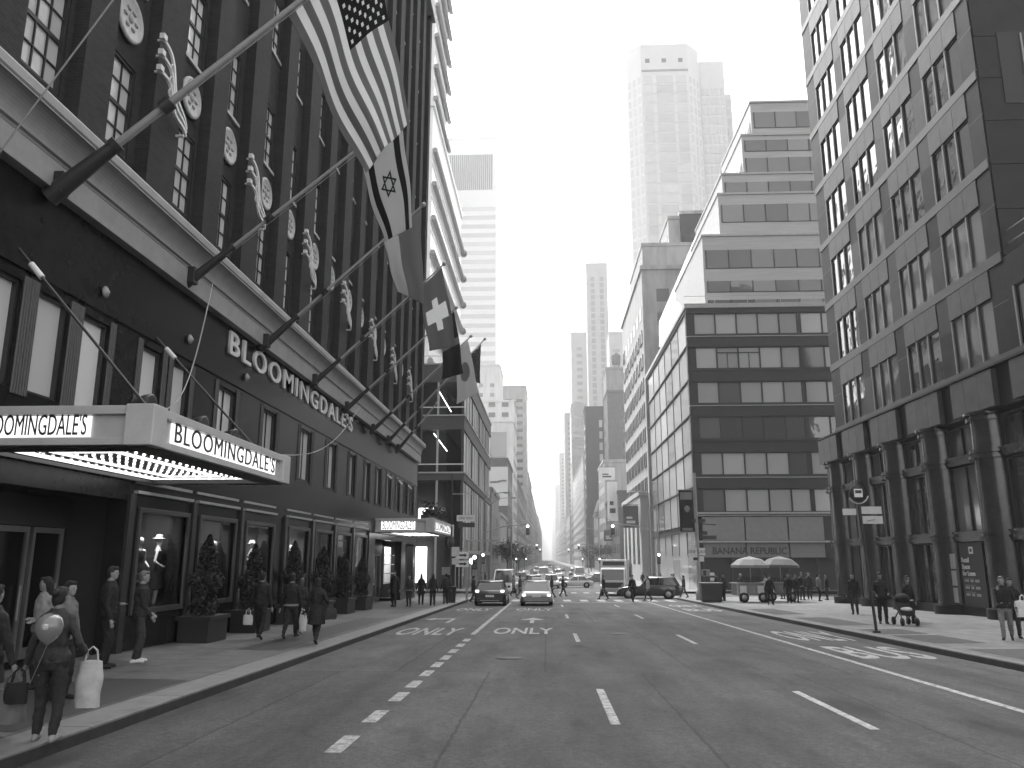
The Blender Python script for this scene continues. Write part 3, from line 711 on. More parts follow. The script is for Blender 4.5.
a = V((-8.7, 19.6, 9.0)); b = V((-6.7, 13.6, 4.5)); wire('cable', 'thin slack cable from the second flagpole foot down to the near marquee', [a.lerp(b, i/16)+V((0, 0, -.9*math.sin(PI*i/16))) for i in range(17)], .014, POLE)
a = V((-8.7, 36.4, 8.8)); b = V((-6.7, 18.9, 4.4)); wire('cable', 'longer slack cable from the fifth flagpole foot down to the near marquee', [a.lerp(b, i/16)+V((0, 0, -.8*math.sin(PI*i/16))) for i in range(17)], .014, POLE)
# ---------------------------------------------------------------- stone office block on the right (local x = towards the camera, y = into the wall)
XU = 18.1
ob = thing('stone_office_block', 'stone office block at right with triple windows above dark rounded shopfront bays', 'office building', (XU, 0, 0), -PI/2)
FARY, NEARY, LOWY = 50.2, 30.7, 16.0
ZR = 46.2
bays = [(45.25, 48.65), (40.75, 44.15), (36.25, 39.65), (31.75, 35.15)]
low = [(27.2, 30.3), (22.7, 26.1), (18.2, 21.6)]
fl = [9.85+4.02*k for k in range(9)]
hs = [(-b, -a, z, z+2.4) for a, b in bays for z in fl]
hl = [(-b, -a, z, z+2.4) for a, b in low for z in fl[:1]]
holes(MB(), -FARY, -NEARY, 9.2, ZR, hs, .0, .55).build('wall', STONE_D, ob)
holes(MB(), -NEARY+.003, -LOWY, 9.2, 13.55, hl, .0, .55).build('wall', STONE_D, ob)
MB().box(-FARY, -NEARY, .56, 22, 9, ZR-.05).build('building_core', DK, ob)
MB().box(-NEARY+.003, -LOWY, .56, 22, 9, 13.4).build('building_core', DK, ob)
spm = MB()
for i in range(3): spm.box(-1.7+1.135*i+.012, -1.7+1.135*(i+1)-.012, -.035, -.002, 0, 1.15)
spm = spm.mesh('spandrel', CONC)
sbm = MB().box(-1.7, 1.7, -.16, -.002, 0, .42).mesh('sill_band', mat('dark_sill_band', .03, .45, .25, 3))
fm = MB()
for x in (-1.66, -.567, .567, 1.66): fm.box(x-.045, x+.045, .05, .12, .0, 2.4)
fm.box(-1.7, 1.7, .05, .12, 0, .07); fm.box(-1.7, 1.7, .05, .12, 2.33, 2.4)
fm = fm.mesh('window', BRONZE); pm = MB().box(-1.66, 1.66, .09, .11, .05, 2.35).mesh('pane', GLASS_D)
fin = MB()
for x in (-1.62, -.567, .567): fin.box(x-.055, x+.055, -.015, .049, .0, 2.4)
fin = fin.mesh('fin', mat('pale_window_fin', .16, .5, .1))
def put(me, nm, x, y, z, p): o = bpy.data.objects.new(nm, me); C.objects.link(o); o.parent = p; o.location = (x, y, z); return o
for bi, (a, b) in enumerate(bays+low):
    for k, z in enumerate(fl if bi < 4 else fl[:1]):
        c = -(a+b)/2; s_ = (b-a)/3.4
        o = put(fm, 'window', c, 0, z, ob); put(pm, 'pane', 0, 0, 0, o); put(fin, 'fins', 0, 0, 0, o); o.scale.x = s_
        for me, nm, zz in ((spm, 'spandrel', z+2.42), (sbm, 'sill_band', z-.43)):
            if nm == 'sill_band' or (bi >= 4 and nm == 'spandrel'): continue
            q = put(me, nm, c, 0, zz, ob); q.scale.x = s_
for k, z in enumerate(fl):
    MB().box(-FARY-.02, -NEARY if k else -LOWY, -.045, -.002, z-.43, z-.01).build('sill_band', mat('dark_sill_band', .03, .45, .25, 3), ob)
# thin open joints between pier stones
jm = MB()
for e in [FARY-.02, 45.2, 40.7, 36.2, 31.7]:
    for z in [9.8+2.01*i for i in range(18)]: jm.box(-e-.0, -e+1.08 if e != FARY-.02 else -e+1.5, -.004, .0, z, z+.03)
jm.build('stone_joints', BLACK, ob)
for i, e in enumerate([45.2, 40.7, 36.2]):
    for j, z in enumerate([9.83+2.01*i2 for i2 in range(18)]):
        if (i*7+j*3) % 4 < 2: MB().box(-e+.02, -e+1.06, -.012, -.003, z+.02, z+1.97).build('pier_stone', mat('pale_pier_stone', .035, .38, .35, 1.1, .03, spec=.1), ob)
# dark end wall above the lower roof, facing the camera
ew = MB(); 
for i in range(8):
    for j in range(17):
        x0 = .06+2.6*i; z0 = 13.7+1.95*j
        if (i*5+j*3) % 7 != 0: ew.box(x0, x0+2.57, -.04, -.002, z0, z0+1.92)
        else: ew.box(x0, x0+2.57, -.06, -.002, z0, z0+1.92)
ew.build('end_wall_panels', SHADE_P, ob, loc=(-NEARY, 0, 0), rz=PI/2)
DBAND_ = mat('dark_blank_window', .012, .5, .1)
for i in range(3):
    q = MB().box(-NEARY+.045, -NEARY+.07, 1.0, 2.5, 20.3-4.02*i+.0, 23.6-4.02*i).build('end_window', DBAND_, ob) if i != 1 else None
MB().bar((-NEARY+.1, 1.95, 20.4), (-NEARY+.1, 1.95, 23.5), .07).build('end_window_bar', STEEL, ob)
mb = MB()
for i in range(6): mb.bar((-LOWY-2.6*i, .3, 13.55), (-LOWY-2.6*i, .3, 14.7), .05)
for z in (14.15, 14.68): mb.bar((-LOWY, .3, z), (-NEARY+.05, .3, z), .045)
mb.build('roof_railing', STEEL, ob)
# base: pale panels, dark rounded bays ringed with rims, dark glass between
BX = -1.1
base = MB(); base.box(-FARY-.2, -LOWY, BX+.25, -.0+.5, 7.55, 9.1); base.box(-FARY-.2, -LOWY, BX-.02, .5, 9.1, 9.19); base.box(-FARY-.2, -LOWY, BX+.9, BX+1.05, -1.6, 7.5)
base.build('shopfront_core', SHADE_P, ob)
GLOSSB = mat('glossy_dark_metal', .09, .2, .25, 3, metal=.5, spec=.7)
bc = [49.1, 45.0, 40.9, 36.6, 32.3, 27.9, 23.4, 18.9]
for c in bc:
    mb = MB()
    for i in range(3): mb.box(-c-1.0-.45+1.06*i+.01, -c-1.0-.45+1.06*(i+1)-.01, BX+.02, BX+.24, 7.62, 9.05)
    mb.build('pale_panel', CONC, ob)
    zt, zg = 7.62, G(c)+.1
    R_ = .82
    def arc(r, z, n=14): return [(-c+r*math.cos(PI+PI*i/n), BX+.9+r*1.12*math.sin(PI+PI*i/n), z) for i in range(n+1)]
    mb = MB(); mb.rings([arc(R_, z)+[(-c+R_, BX+.95, z), (-c-R_, BX+.95, z)] for z in (zg+.55, 7.5)]); mb.build('bowed_column', GLOSSB, ob)
    for z, r in ((7.58, 1.02), (7.35, .95), (6.08, .96), (5.86, .98), (2.92, .97), (2.7, .93)):
        mb = MB(); mb.rings([arc(r, q)+[(-c+r, BX+.95, q), (-c-r, BX+.95, q)] for q in (z-.09, z+.03)]); mb.build('column_rim', GLOSSB, ob, .015)
    mb = MB(); mb.rings([arc(1.0, q)+[(-c+1, BX+.95, q), (-c-1, BX+.95, q)] for q in (zg-.6, zg+.5)]); mb.build('plinth', SHADE_P, ob)
gaps = [((a+b)/2, abs(a-b)) for a, b in zip(bc, bc[1:])]
for gi, (c, w) in enumerate(gaps):
    wd = (w-1.75)/2; zg = G(c)+.1
    for (z0, z1) in ((zg+.55, 2.6), (3.05, 5.75), (6.2, 7.4)):
        mb = MB()
        for x in (-wd, -.04, wd-.08): mb.box(-c+x, -c+x+.08, BX+.62, BX+.8, z0, z1)
        mb.box(-c-wd, -c+wd, BX+.62, BX+.8, z1-.07, z1)
        o = mb.build('shop_window', BRONZE, ob)
        pale = (gi+int(z0)) % 3 == 0
        MB().box(-c-wd+.02, -c+wd-.02, BX+.7, BX+.72, z0, z1-.02).build('pane', GLASS_B if pale else GLASS_D, o)
    MB().box(-c-wd-.1, -c+wd+.1, BX+.5, BX+.88, zg-.6, zg+.5).build('plinth', SHADE_P, ob)
    MB().box(-c-wd-.1, -c+wd+.1, BX+.45, BX+.88, 2.62, 3.03).build('transom_panel', GLOSSB, ob)
    MB().box(-c-wd-.1, -c+wd+.1, BX+.45, BX+.88, 5.78, 6.16).build('transom_panel', GLOSSB, ob)
# leasing poster in the shopfront
po = thing('leasing_poster', 'dark leasing poster with pale lettering in the right shopfront', 'poster', (XU+BX+.42, 34.45, 0), -PI/2)
MB().box(-.9, .95, .0, .05, .0, 2.55).build('board', mat('poster_black', .012, .5, .1), po)
TX = mat('poster_lettering', .42, .7, 0)
for i, s_ in enumerate(('Retail', 'Space', 'for Lease')): text('lettering', s_, TX, po, .27, (-.78, -.012, 1.78-.27*i), (PI/2, 0, 0), sx=1.0, depth=.01, bold=.006)
mb = MB(); mb.box(-.1, .22, -.012, 0, 2.12, 2.4); mb.build('mark', TX, po); 
mb = MB(); mb.box(-.02, .14, -.016, -.011, 2.19, 2.33); mb.box(-.5, -.2, -.012, 0, 2.36, 2.44); mb.build('mark', mat('poster_black', .012), po)
for j, z in enumerate((.98, .70, .42)):
    mb = MB(); x = -.7
    for k in range(10):
        if k not in (3, 6): mb.box(x, x+.085, -.012, 0, z, z+.11)
        x += .12
    mb.box(-.7, .1, -.01, 0, z+.15, z+.165); mb.build('small_print', mat('poster_small_print', .25, .7, 0), po)
nb = thing('notice_sheets', 'three pale paper sheets stacked down the column beside the leasing poster', 'notice', (XU+BX+.30, 35.9, 0), -PI/2)
for k in range(3): MB().box(-.28+.03*k, .28+.03*k, 0, .02, .1+.7*k, .72+.7*k).build('sheet', mat('pale_paper', .3, .8, .15), nb)

# ---------------------------------------------------------------- generic building helper
_bc = [0]
def building(name, label, cat, x0, x1, y0, y1, z1, m, side=None, z0=None, front=None, sidew=None, extra=None):
    """box with window rows; front/sidew = dict(style='grid'|'band', pitch=(px,pz), size=(w,h), z=(from,to), glass, margin)"""
    zb = G(y0)-1 if z0 is None else z0
    t = thing(name, label, cat, ((x0+x1)/2, y0, 0)); w = x1-x0; cx = (x0+x1)/2
    def face(spec, L_, lo, rz, nmax):
        if not spec: return
        pxp, pzp = spec['pitch']; ww, wh = spec['size']; za, zz = spec.get('z', (zb+4, z1-2)); mg = spec.get('margin', .8); gl = spec['glass']
        fr = spec.get('frame'); 
        nz_ = max(1, int((zz-za)/pzp)); 
        if spec['style'] == 'band': cols = [(0, L_-2*mg)]
        else:
            nx = max(1, int((L_-2*mg)/pxp)); p_ = (L_-2*mg)/nx; cols = [(-(L_/2)+mg+p_*(i+.5), ww) for i in range(nx)]
        mw = MB()
        W_ = cols[0][1]
        mw.box(-W_/2, W_/2, -.05, .1, 0, wh); me = mw.mesh('window', gl); fm_ = None
        if fr:
            q = MB(); nn = spec.get('mull', max(1, int(W_/pxp)))
            for i in range(nn+1): x = -W_/2+W_*i/nn; q.box(x-.05, x+.05, -.14, -.052, 0, wh)
            q.box(-W_/2-.06, W_/2+.06, -.2, -.052, -.14, -.0); fm_ = q.mesh('frame', fr)
        rest = MB(); n = 0
        for j in range(nz_):
            for (x, _) in cols:
                z = za+pzp*j
                if n < nmax:
                    o = bpy.data.objects.new('window', me); C.objects.link(o); o.parent = t; n += 1
                    o.rotation_euler.z = rz; c_, s_ = math.cos(rz), math.sin(rz); o.location = (lo[0]+c_*x, lo[1]+s_*x, z)
                    if fm_:
                        f_ = bpy.data.objects.new('frame', fm_); C.objects.link(f_); f_.parent = o
                else:
                    c_, s_ = math.cos(rz), math.sin(rz)
                    rest.add([(lo[0]+c_*(v.co.x+x)-s_*v.co.y, lo[1]+s_*(v.co.x+x)+c_*v.co.y, v.co.z+z) for v in me.vertices], [list(p.vertices) for p in me.polygons])
        if rest.v: rest.build('windows', gl, t)['kind'] = 'stuff'
    MB().box(-w/2, w/2, 0, y1-y0, zb, z1).build('wall', m, t)
    MB().box(-w/2-.25, w/2+.25, -.25, y1-y0+.25, z1+.003, z1+.7).build('parapet', m, t)
    face(front, w, (0, 0), 0, 50)
    if side == 'L': face(sidew, y1-y0, (-w/2, (y1-y0)/2), -PI/2, 50)
    elif side == 'R': face(sidew, y1-y0, (w/2, (y1-y0)/2), PI/2, 50)
    if extra: extra(t, w, y1-y0, z1)
    return t
def px_box(p0, p1, ytop, Y):
    a = on_y(p0, ytop, Y); b = on_y(p1, ytop, Y); return a.x, b.x, (a.z+b.z)/2
def rooftop(t, w, d, z):
    mb = MB(); mb.box(-w*.25, w*.2, d*.2, d*.6, z, z+3.2); mb.build('plant_room', mat('roof_plant', .2, .7, .2), t)
def tank(t, w, d, z):
    mb = MB(); mb.lathe([(.001, 3.0), (1.7, 3.0), (1.8, 6.2), (1.9, 6.3), (.05, 8.0)], (-w*.15, d*.3, z), 18)
    for q in range(4): a = PI/4+q*PI/2; mb.tube((-w*.15+1.3*math.cos(a), d*.3+1.3*math.sin(a), z), (-w*.15+1.3*math.cos(a), d*.3+1.3*math.sin(a), z+3), .12)
    mb.build('water_tank', mat('tank_wood', .18, .8, .3), t)

# ---------------------------------------------------------------- stepped glass office building beyond the side street
so = thing('stepped_office_building', 'grey banded office building with stepped upper storeys and a sloping white side', 'office building', (15.5, 85, 0))
DBAND = mat('dark_metal_band', .03, .6, .25, 2, spec=.25); LBAND = mat('pale_metal_band', .32, .5, .12, 2)
GLB = pane('banded_window_glass', .36, .14, .06, .35, lo=.75, hi=1.2)
MB().box(.25, 40, .5, 34, -3, 29.0).build('building_core', DK, so)
MB().box(.45, 40, .3, .499, 6.4, 29).build('floor_backing', DBAND, so)
zw = [6.62+3.83*k for k in range(6)]
# front bands
prev = 6.2
for k, z in enumerate(zw):
    MB().box(-.02, 40, -.12, .29, prev+.003, z-.003).build('spandrel_band', DBAND if k else LBAND, so)
    MB().box(-.10, 40.1, -.2, .28, z-.28, z-.2).build('sill_rail', STEEL if k % 2 else DBAND, so)
    prev = z+2.42
MB().box(-.02, 40, -.12, .29, prev, 28.75).build('spandrel_band', DBAND, so); MB().box(-.2, 40.2, -.3, 36, 28.753, 29.25).build('roof_edge', LBAND, so)
nwin = 17
for k, z in enumerate(zw):
    for i in range(nwin):
        x0 = .8+2.3*i; g = GLB if (k != 2) else GLASS_D
        if (i*7+k*5) % 11 == 0: g = GLASS_M
        mb = MB(); mb.box(x0-.07, x0+.07, -.03, .2, z, z+2.42); mb.box(x0+.07, x0+2.23, .02, .2, z+2.3, z+2.42); mb.box(x0+.07, x0+2.23, .02, .2, z, z+.1)
        if i in (4, 9, 13): mb.box(x0+1.9, x0+2.23, -.02, .2, z+.1, z+2.3)
        if k == 4 and i in (1, 2): mb.box(x0+.07, x0+2.23, -.02, .2, z+1.75, z+1.83); mb.box(x0+1.1, x0+1.16, -.02, .2, z+.1, z+1.75)
        if i < 16:
            o = mb.build('window', DBAND, so); MB().box(x0+.07, x0+2.23, .08, .1, z+.1, z+2.3).build('pane', g, o)
    MB().box(.0, .73, -.03, .2, z, z+2.42).build('corner_post', DBAND, so)
# shop floors: pale fascia panels, sign band, dark shop front
for i in range(9):
    x0 = .6+4.4*i
    MB().box(x0+.05, x0+4.3, -.1, .29, 3.75, 6.1).build('fascia_panel', mat('grey_fascia_panel', .2, .5, .12, 2), so, .01)
    MB().box(x0+.05, x0+4.3, -.06, .29, 2.0, 3.45).build('sign_panel', mat('grey_sign_panel', .17, .5, .12, 2), so, .01)
MB().box(-.1, 40, -.35, .29, 3.5, 3.7).build('fascia_rail', LBAND, so)
MB().box(13, 14, -.15, .0, 2, 6.1).build('fascia_pier', DBAND, so)
text('shop_lettering', 'BANANA REPUBLIC', mat('dark_lettering', .03, .5, 0), so, .95, (1.5, -.08, 2.35), (PI/2, 0, 0), sx=.92, depth=.05, bold=.015)
MB().box(.2, 40, .8, .95, -2.5, 2.0).build('shop_front', DK, so)
for i in range(14): MB().box(.6+2.9*i, .75+2.9*i, .3, .8, -2.5, 2.0).build('shop_mullion', BRONZE, so)
mb = MB()
for i in range(16): mb.ball((6+1.9*i, .6, 1.8), .06, 6, 4)
mb.build('shop_lamps', BULB, so)['kind'] = 'stuff'
# street side (faces left): glass with bright reflections put into its base colour, between dark rails
GLR = pane('painted_reflection_glass', .4, .06, .35, .9, .25)
for k, z in enumerate([2.2]+zw):
    for i in range(6):
        y0 = .7+5.5*i; o = MB().box(-.0, .16, y0-.06, y0+.06, z-1.2 if k else z, z+2.6).build('side_mullion', BRONZE, so)
        MB().box(.06, .1, y0+.06, y0+5.44, z-1.1 if k else -2, z+2.55).build('side_glass', GLR, so)
    MB().box(-.12, .22, .3, 34, z+2.56, z+2.72).build('side_rail', DBAND, so)
MB().box(-.05, .2, .0, .7, -3, 28.7).build('corner_pier', DBAND, so)
GLT = pane('tier_window_glass', .17, .14, .06, .35, lo=.6, hi=1.5)
# stepped upper storeys
tiers = [(3.0, 4.0, 29.25, 38.8, [(30.0, 31.0), (32.0, 33.3), (34.9, 37.1)]), (5.5, 5.6, 38.8, 44.8, [(38.9, 39.7), (41.3, 43.5)]), (6.3, 6.4, 44.8, 47.8, [(45.05, 46.8)]), (9.1, 6.8, 47.8, 53.2, [(48.05, 50.2), (51.15, 52.6)]), (10.6, 7.3, 53.2, 58.0, [(54.6, 56.7)])]
for (xa, ya, za, zb_, wz) in tiers:
    MB().box(xa, 40, ya, 24, za, zb_).build('tier_wall', mat('pale_tier_wall', .36, .6, .18, .9, stretch=(.3, 1, 6)), so)
    MB().box(xa-.12, 40, ya-.14, 24, zb_+.003, zb_+.25).build('tier_coping', LBAND, so)
    for z, z2 in wz:
        h = z2-z
        MB().box(xa+.3, 40, ya-.05, ya-.002, z-.08, z).build('window_sill', DBAND, so)
        for i in range(9):
            x0 = xa+.35+2.6*i
            if x0 > 30: break
            mb = MB(); mb.box(x0-.06, x0+.06, ya-.1, ya-.002, z, z+h)
            o = mb.build('window', DBAND, so); MB().box(x0+.06, x0+2.54, ya-.06, ya-.003, z, z+h).build('pane', GLT if (i*3+int(z)) % 5 else GLASS_D, o)
mb = MB(); 
for i in range(9): mb.bar((3.2+3.6*i, .1, 29.25), (3.2+3.6*i, .1, 30.2), .05)
mb.bar((-.1, .1, 30.2), (36, .1, 30.2), .05); mb.build('roof_railing', STEEL, so)
O_ = V((15.5, 85, 0)); P1, P2, P3 = on_y(659, 347, 113)-O_, on_y(659, 322, 113)-O_, on_y(741, 130, 113)-O_; Q2, Q3 = V((3.6, 6, 29.26)), V((11.1, 8.2, 57.9))
mb = MB(); mb.prism([P2, P3, Q3, Q2], (.5, .1, -.2)); mb.prism([P1, P2, Q2], (.5, .1, -.2)); mb.build('sloping_side', mat('sky_white_slope', .92, .3, .05, .6), so)  # slope coloured white in place of the sky it mirrors
for q in range(1, 9):
    t_ = q/9; a, b = P2.lerp(P3, t_), Q2.lerp(Q3, t_); MB().bar(a+V((-.06, 0, .06)), b+V((-.06, 0, .06)), .1).build('slope_rail', mat('pale_slope_rail', .6), so)
mb = MB(); mb.bar((11, 9, 58.2), (11, 9, 61.5), .08); mb.bar((11, 9, 61.3), (14.5, 9, 62), .08); mb.bar((20, 9, 58.2), (22.5, 9, 61.2), .08); mb.bar((14.5, 9, 58.2), (14.5, 9, 62), .06); mb.build('roof_davit', STEEL, so)

# ---------------------------------------------------------------- glass-walled corner store across the side street, left
gs = thing('glass_corner_store', 'glass-walled corner store with dark floor slabs beyond the left side street', 'shop building', (WL, 92, 0))
slabs = [(10.7, 11.5), (16.6, 18.2), (22.3, 24.4)]
DSL = mat('dark_slab_edge', .045, .5, .2)
MB().box(-26, -2.2, 2.2, 44, -3, 24).build('building_core', DK, gs)
for (a, b) in slabs:
    MB().box(-26, .1, -.1, 45, a, b).build('floor_slab', DSL, gs, .02)
    MB().box(-26, .22, -.22, 45.2, b+.003, b+.16).build('slab_coping', STEEL, gs)
    MB().bar((-26, -.1, b+1.05), (.1, -.1, b+1.05), .1).build('guard_rail', WHITE, gs)
def gl_front(z0, z1):
    for i in range(9):
        x = -.12-2.9*i; MB().box(x-.12, x+.12, .0, .2, z0, z1).build('front_mullion', STEEL if i % 2 else BRONZE, gs)
    MB().box(-26, -.02, .1, .12, z0, z1).build('front_glass', SHOP, gs)
for z0, z1 in ((-1.4, 10.7), (11.66, 16.6), (18.36, 22.3)): gl_front(z0, z1)
STR = glow('strip_light', 2.2)
for (x0, z0, x1, z1) in ((-3.2, 21.6, -1.6, 18.9), (-3.6, 16.3, -2.0, 14.2)): MB().bar((x0, 1.0, z0), (x1, 1.0, z1), .22, .1).build('strip_light', STR, gs)
MB().box(-5.2, -3.0, 1.0, 1.1, 5.6, 7.6).build('lit_panel', STR, gs)
MB().box(-5.6, -4.2, 1.4, 1.5, -.8, 3.2).build('lit_panel', STR, gs)
for k, (z0, z1) in enumerate(((2.9, 10.6), (11.66, 16.5), (18.36, 22.2))):
    for i in range(12):
        y = .15+3.7*i; MB().box(-.16, .06, y-.12, y+.12, z0, z1).build('side_mullion', STEEL if i % 3 else BRONZE, gs)
        MB().box(-.1, -.06, y+.12, min(y+3.58, 44.9), z0, z1).build('side_glass', GLASS_W if (i+k) % 3 else GLR, gs)
MB().box(-.3, .02, .0, 45, 2.4, 2.9).build('shop_fascia', LBAND, gs)
for i in range(9): MB().box(-.3, .0, 5*i, 5*i+.5, -3, 2.4).build('shop_pier', STEEL, gs)
MB().box(-.5, -.4, .3, 45, -3, 2.4).build('shop_glass', GLASS_D, gs)
# white tower standing on that store, set back: bright glass floors between grey tubes
TWW, TWG, TUB = mat('white_tower_wall', .9, .4, .04), pane('white_tower_glass', .85, .12, .1, .6, lo=.9, hi=1.05), mat('grey_tube', .36, .5, .1)
def upper(t, w, d, z):
    MB().box(-w/2, w/2, 0, 13.5, z+.71, 116).build('upper_wall', TWW, t)
    for j in range(12): MB().box(w/2-.1, w/2+.05, .3, 13.2, z+2+4.6*j, z+4.3+4.6*j).build('window', TWG, t)
    for j in range(12): zz = z+1.2+4.6*j; MB().tube((w/2+.35, -.2, zz), (w/2+.35, 13.8, zz), .34).build('floor_tube', TUB, t)
tw = building('white_glass_tower', 'tall white glass tower with grey floor bands set back above the left corner store', 'tower', -42, -14.2, 93, 128, 59, TWW, z0=24.3,
              side='R', sidew=dict(style='band', pitch=(3, 4.6), size=(3, 2.3), z=(26, 58), glass=TWG, margin=.2), extra=upper)
for j in range(7):
    z = 25.2+4.6*j; MB().tube((14.3, -.2, z), (14.3, 35.3, z), .34).build('floor_tube', TUB, tw)
    MB().lathe([(.001, 0), (.6, 0), (.6, .5), (.001, .5)], (14.3, 35.2, z), 10, axis='y').build('tube_end', POLE, tw)
# ---------------------------------------------------------------- the long street of buildings beyond
RS, LS = 15.5, -9.6
STN = mat('weathered_stone', .29, .75, .4, .7, .1, stretch=(1, 1, .2)); STP = mat('pale_limestone', .36, .75, .32, .8, stretch=(1, 1, .15)); BRN = brick('brown_brick', .075, .055, .1, .3, .12); WHT = mat('white_brick', .62, .7, .25, .8, stretch=(1, 1, .15))
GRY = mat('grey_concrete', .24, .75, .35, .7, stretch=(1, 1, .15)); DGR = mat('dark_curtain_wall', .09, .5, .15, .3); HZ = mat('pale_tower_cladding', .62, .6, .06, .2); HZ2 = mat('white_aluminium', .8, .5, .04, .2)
GD = pane('far_dark_glass', .04, .2, .05); GM = pane('far_grey_glass', .2, .2, .05, lo=.7, hi=1.3); GP = pane('far_pale_glass', .5, .3, .05, lo=.88, hi=1.1)
def grid(p, s, g=GD, **k): return dict(style='grid', pitch=p, size=s, glass=g, **k)
def band(p, s, g=GD, **k): return dict(style='band', pitch=p, size=s, glass=g, **k)
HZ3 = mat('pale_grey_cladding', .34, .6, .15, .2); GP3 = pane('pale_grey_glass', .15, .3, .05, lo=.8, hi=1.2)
# right side
def setbacks(t, w, d, z):
    for nm, (p0, p1, yt, Y, dp, m) in zip(('setback',)*4, ((635.5, 668, 283, 141, 14, STN), (642, 690, 246, 133, 20, STN), (668, 705, 219, 133.5, 14, STN), (680, 703, 214, 133.1, 8, BRN))):
        x0, x1, zz = px_box(p0, p1, yt, Y); ox, oy = t.location.x, t.location.y
        o = MB().box(x0-ox, x1+8-ox, Y-oy, Y-oy+dp, 40, zz).build(nm, m, t)
        for k in range(0 if p0 in (628, 635) else 3):
            MB().box(x0-ox-.06, x0-ox+.02, Y-oy+2+5*k, Y-oy+3.2+5*k, zz-5, zz-2.4).build('setback_window', GD, t)
        MB().box(x0-ox-.15, x1+8-ox, Y-oy-.15, Y-oy+dp, zz+.003, zz+.6).build('coping', STN, t)
building('stone_setback_building', 'weathered stone office building with stepped setbacks behind the stepped grey office', 'office building', RS, RS+26, 122, 156, 47, STN, 'L',
         sidew=grid((4.2, 3.9), (2.6, 2.1), GD, z=(12, 46), frame=DGR), front=grid((4.2, 3.9), (2, 2.1), GD, z=(30, 46)), extra=setbacks)
t = building('white_bank_front', 'low pale storefront with a tall notch opening at the foot of the setback building', 'shop building', RS-1.2, RS-.02, 124, 152, 11.3, STP, 'L', sidew=grid((6, 9), (3, 6.5), GD, z=(1, 11)))
building('corner_shop_row', 'low dark shop row between the setback building and the pale limestone house', 'shop building', RS, RS+18, 174, 214, 15.5, DGR, 'L',
         sidew=grid((4, 3.6), (2.2, 2.0), GD, z=(3, 14)), front=grid((4, 3.8), (2.4, 2.2), GM, z=(2, 14)))
building('limestone_house', 'pale limestone building with two big square windows on the right of the street', 'building', *(lambda b: (b[0], b[1]+6))(px_box(604, 628, 462, 216)), 216, 240, px_box(604, 628, 462, 216)[2], STP, 'L',
         front=grid((9, 8.5), (2.8, 4), GD, z=(13, 29)), sidew=grid((4, 4), (2, 2.2), GD))
building('brown_brick_tower', 'brown brick tower with one column of bright windows', 'apartment building', *(lambda b: (b[0], b[1]+3))(px_box(585, 608, 408, 320)), 320, 331, px_box(585, 608, 408, 320)[2], BRN, 'L',
         front=grid((8, 4.6), (1.3, 3.0), GP, z=(12, 62), margin=3), sidew=grid((3, 4), (1.6, 2), GD))
building('grey_brick_tower', 'grey brick tower beside the brown one with small dark windows', 'apartment building', *(lambda b: (b[0], b[1]+4))(px_box(607, 628, 392, 272)), 272, 290, px_box(607, 628, 392, 272)[2], brick('grey_brick', .14, .11, .17, .3, .12), 'L',
         front=grid((5.5, 4.4), (1.3, 2), GD, z=(12, 57), margin=1.5), sidew=grid((4, 4.4), (1.4, 2), GD))
building('rounded_top_tower', 'grey tower with bulky top rising just behind the grey brick one', 'apartment building', *(lambda b: (b[0], b[1]+4))(px_box(606, 628, 369, 300)), 300, 316, px_box(606, 628, 369, 300)[2], GRY, 'L',
         front=grid((6, 5), (1.2, 2), GM, z=(50, 70)), sidew=grid((5, 5), (1.2, 2), GM), extra=tank)
building('gabled_stone_house', 'older stone house with a pitched top storey at the foot of the brown tower', 'building', RS, RS+8.5, 246, 268, 15, GRY, 'L',
         front=grid((3, 3.6), (1.2, 2), GD, z=(1, 14)), sidew=grid((4, 3.6), (1.4, 2), GD),
         extra=lambda t, w, d, z: MB().prism([(-w/2-.4, -.4, z+.7), (w/2+.4, -.4, z+.7), (w/2-1, 3, z+5), (-w/2+1, 3, z+5)], (0, d-4, 0)).build('roof', DGR, t))
building('white_brick_house', 'white brick building with small dark windows left of the brown tower', 'apartment building', RS, RS+15, 336, 470, 44, WHT, 'L',
         front=grid((3, 4), (1.3, 1.9), GD), sidew=grid((6, 4), (2.2, 1.9), GD))
building('banded_office_tower', 'grey office tower striped with window bands, down the right side', 'tower', *px_box(571, 586, 405, 516)[:2], 516, 545, px_box(571, 586, 405, 516)[2], GRY, 'L',
         front=band((3, 3.9), (3, 2), GM, margin=.3), sidew=band((3, 3.9), (3, 2), GM, margin=.3), extra=rooftop)
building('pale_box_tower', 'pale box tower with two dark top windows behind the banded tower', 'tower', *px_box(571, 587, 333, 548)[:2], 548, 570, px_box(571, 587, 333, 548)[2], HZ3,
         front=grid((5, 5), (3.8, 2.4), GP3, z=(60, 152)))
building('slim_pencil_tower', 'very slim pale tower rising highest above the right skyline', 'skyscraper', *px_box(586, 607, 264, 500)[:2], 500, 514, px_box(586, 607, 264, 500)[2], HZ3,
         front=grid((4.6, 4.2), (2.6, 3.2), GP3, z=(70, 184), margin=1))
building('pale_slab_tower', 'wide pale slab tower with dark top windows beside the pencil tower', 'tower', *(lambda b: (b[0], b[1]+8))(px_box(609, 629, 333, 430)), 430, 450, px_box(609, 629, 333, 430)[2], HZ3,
         front=grid((5, 4.4), (4, 2.0), GP3, z=(60, 120)))
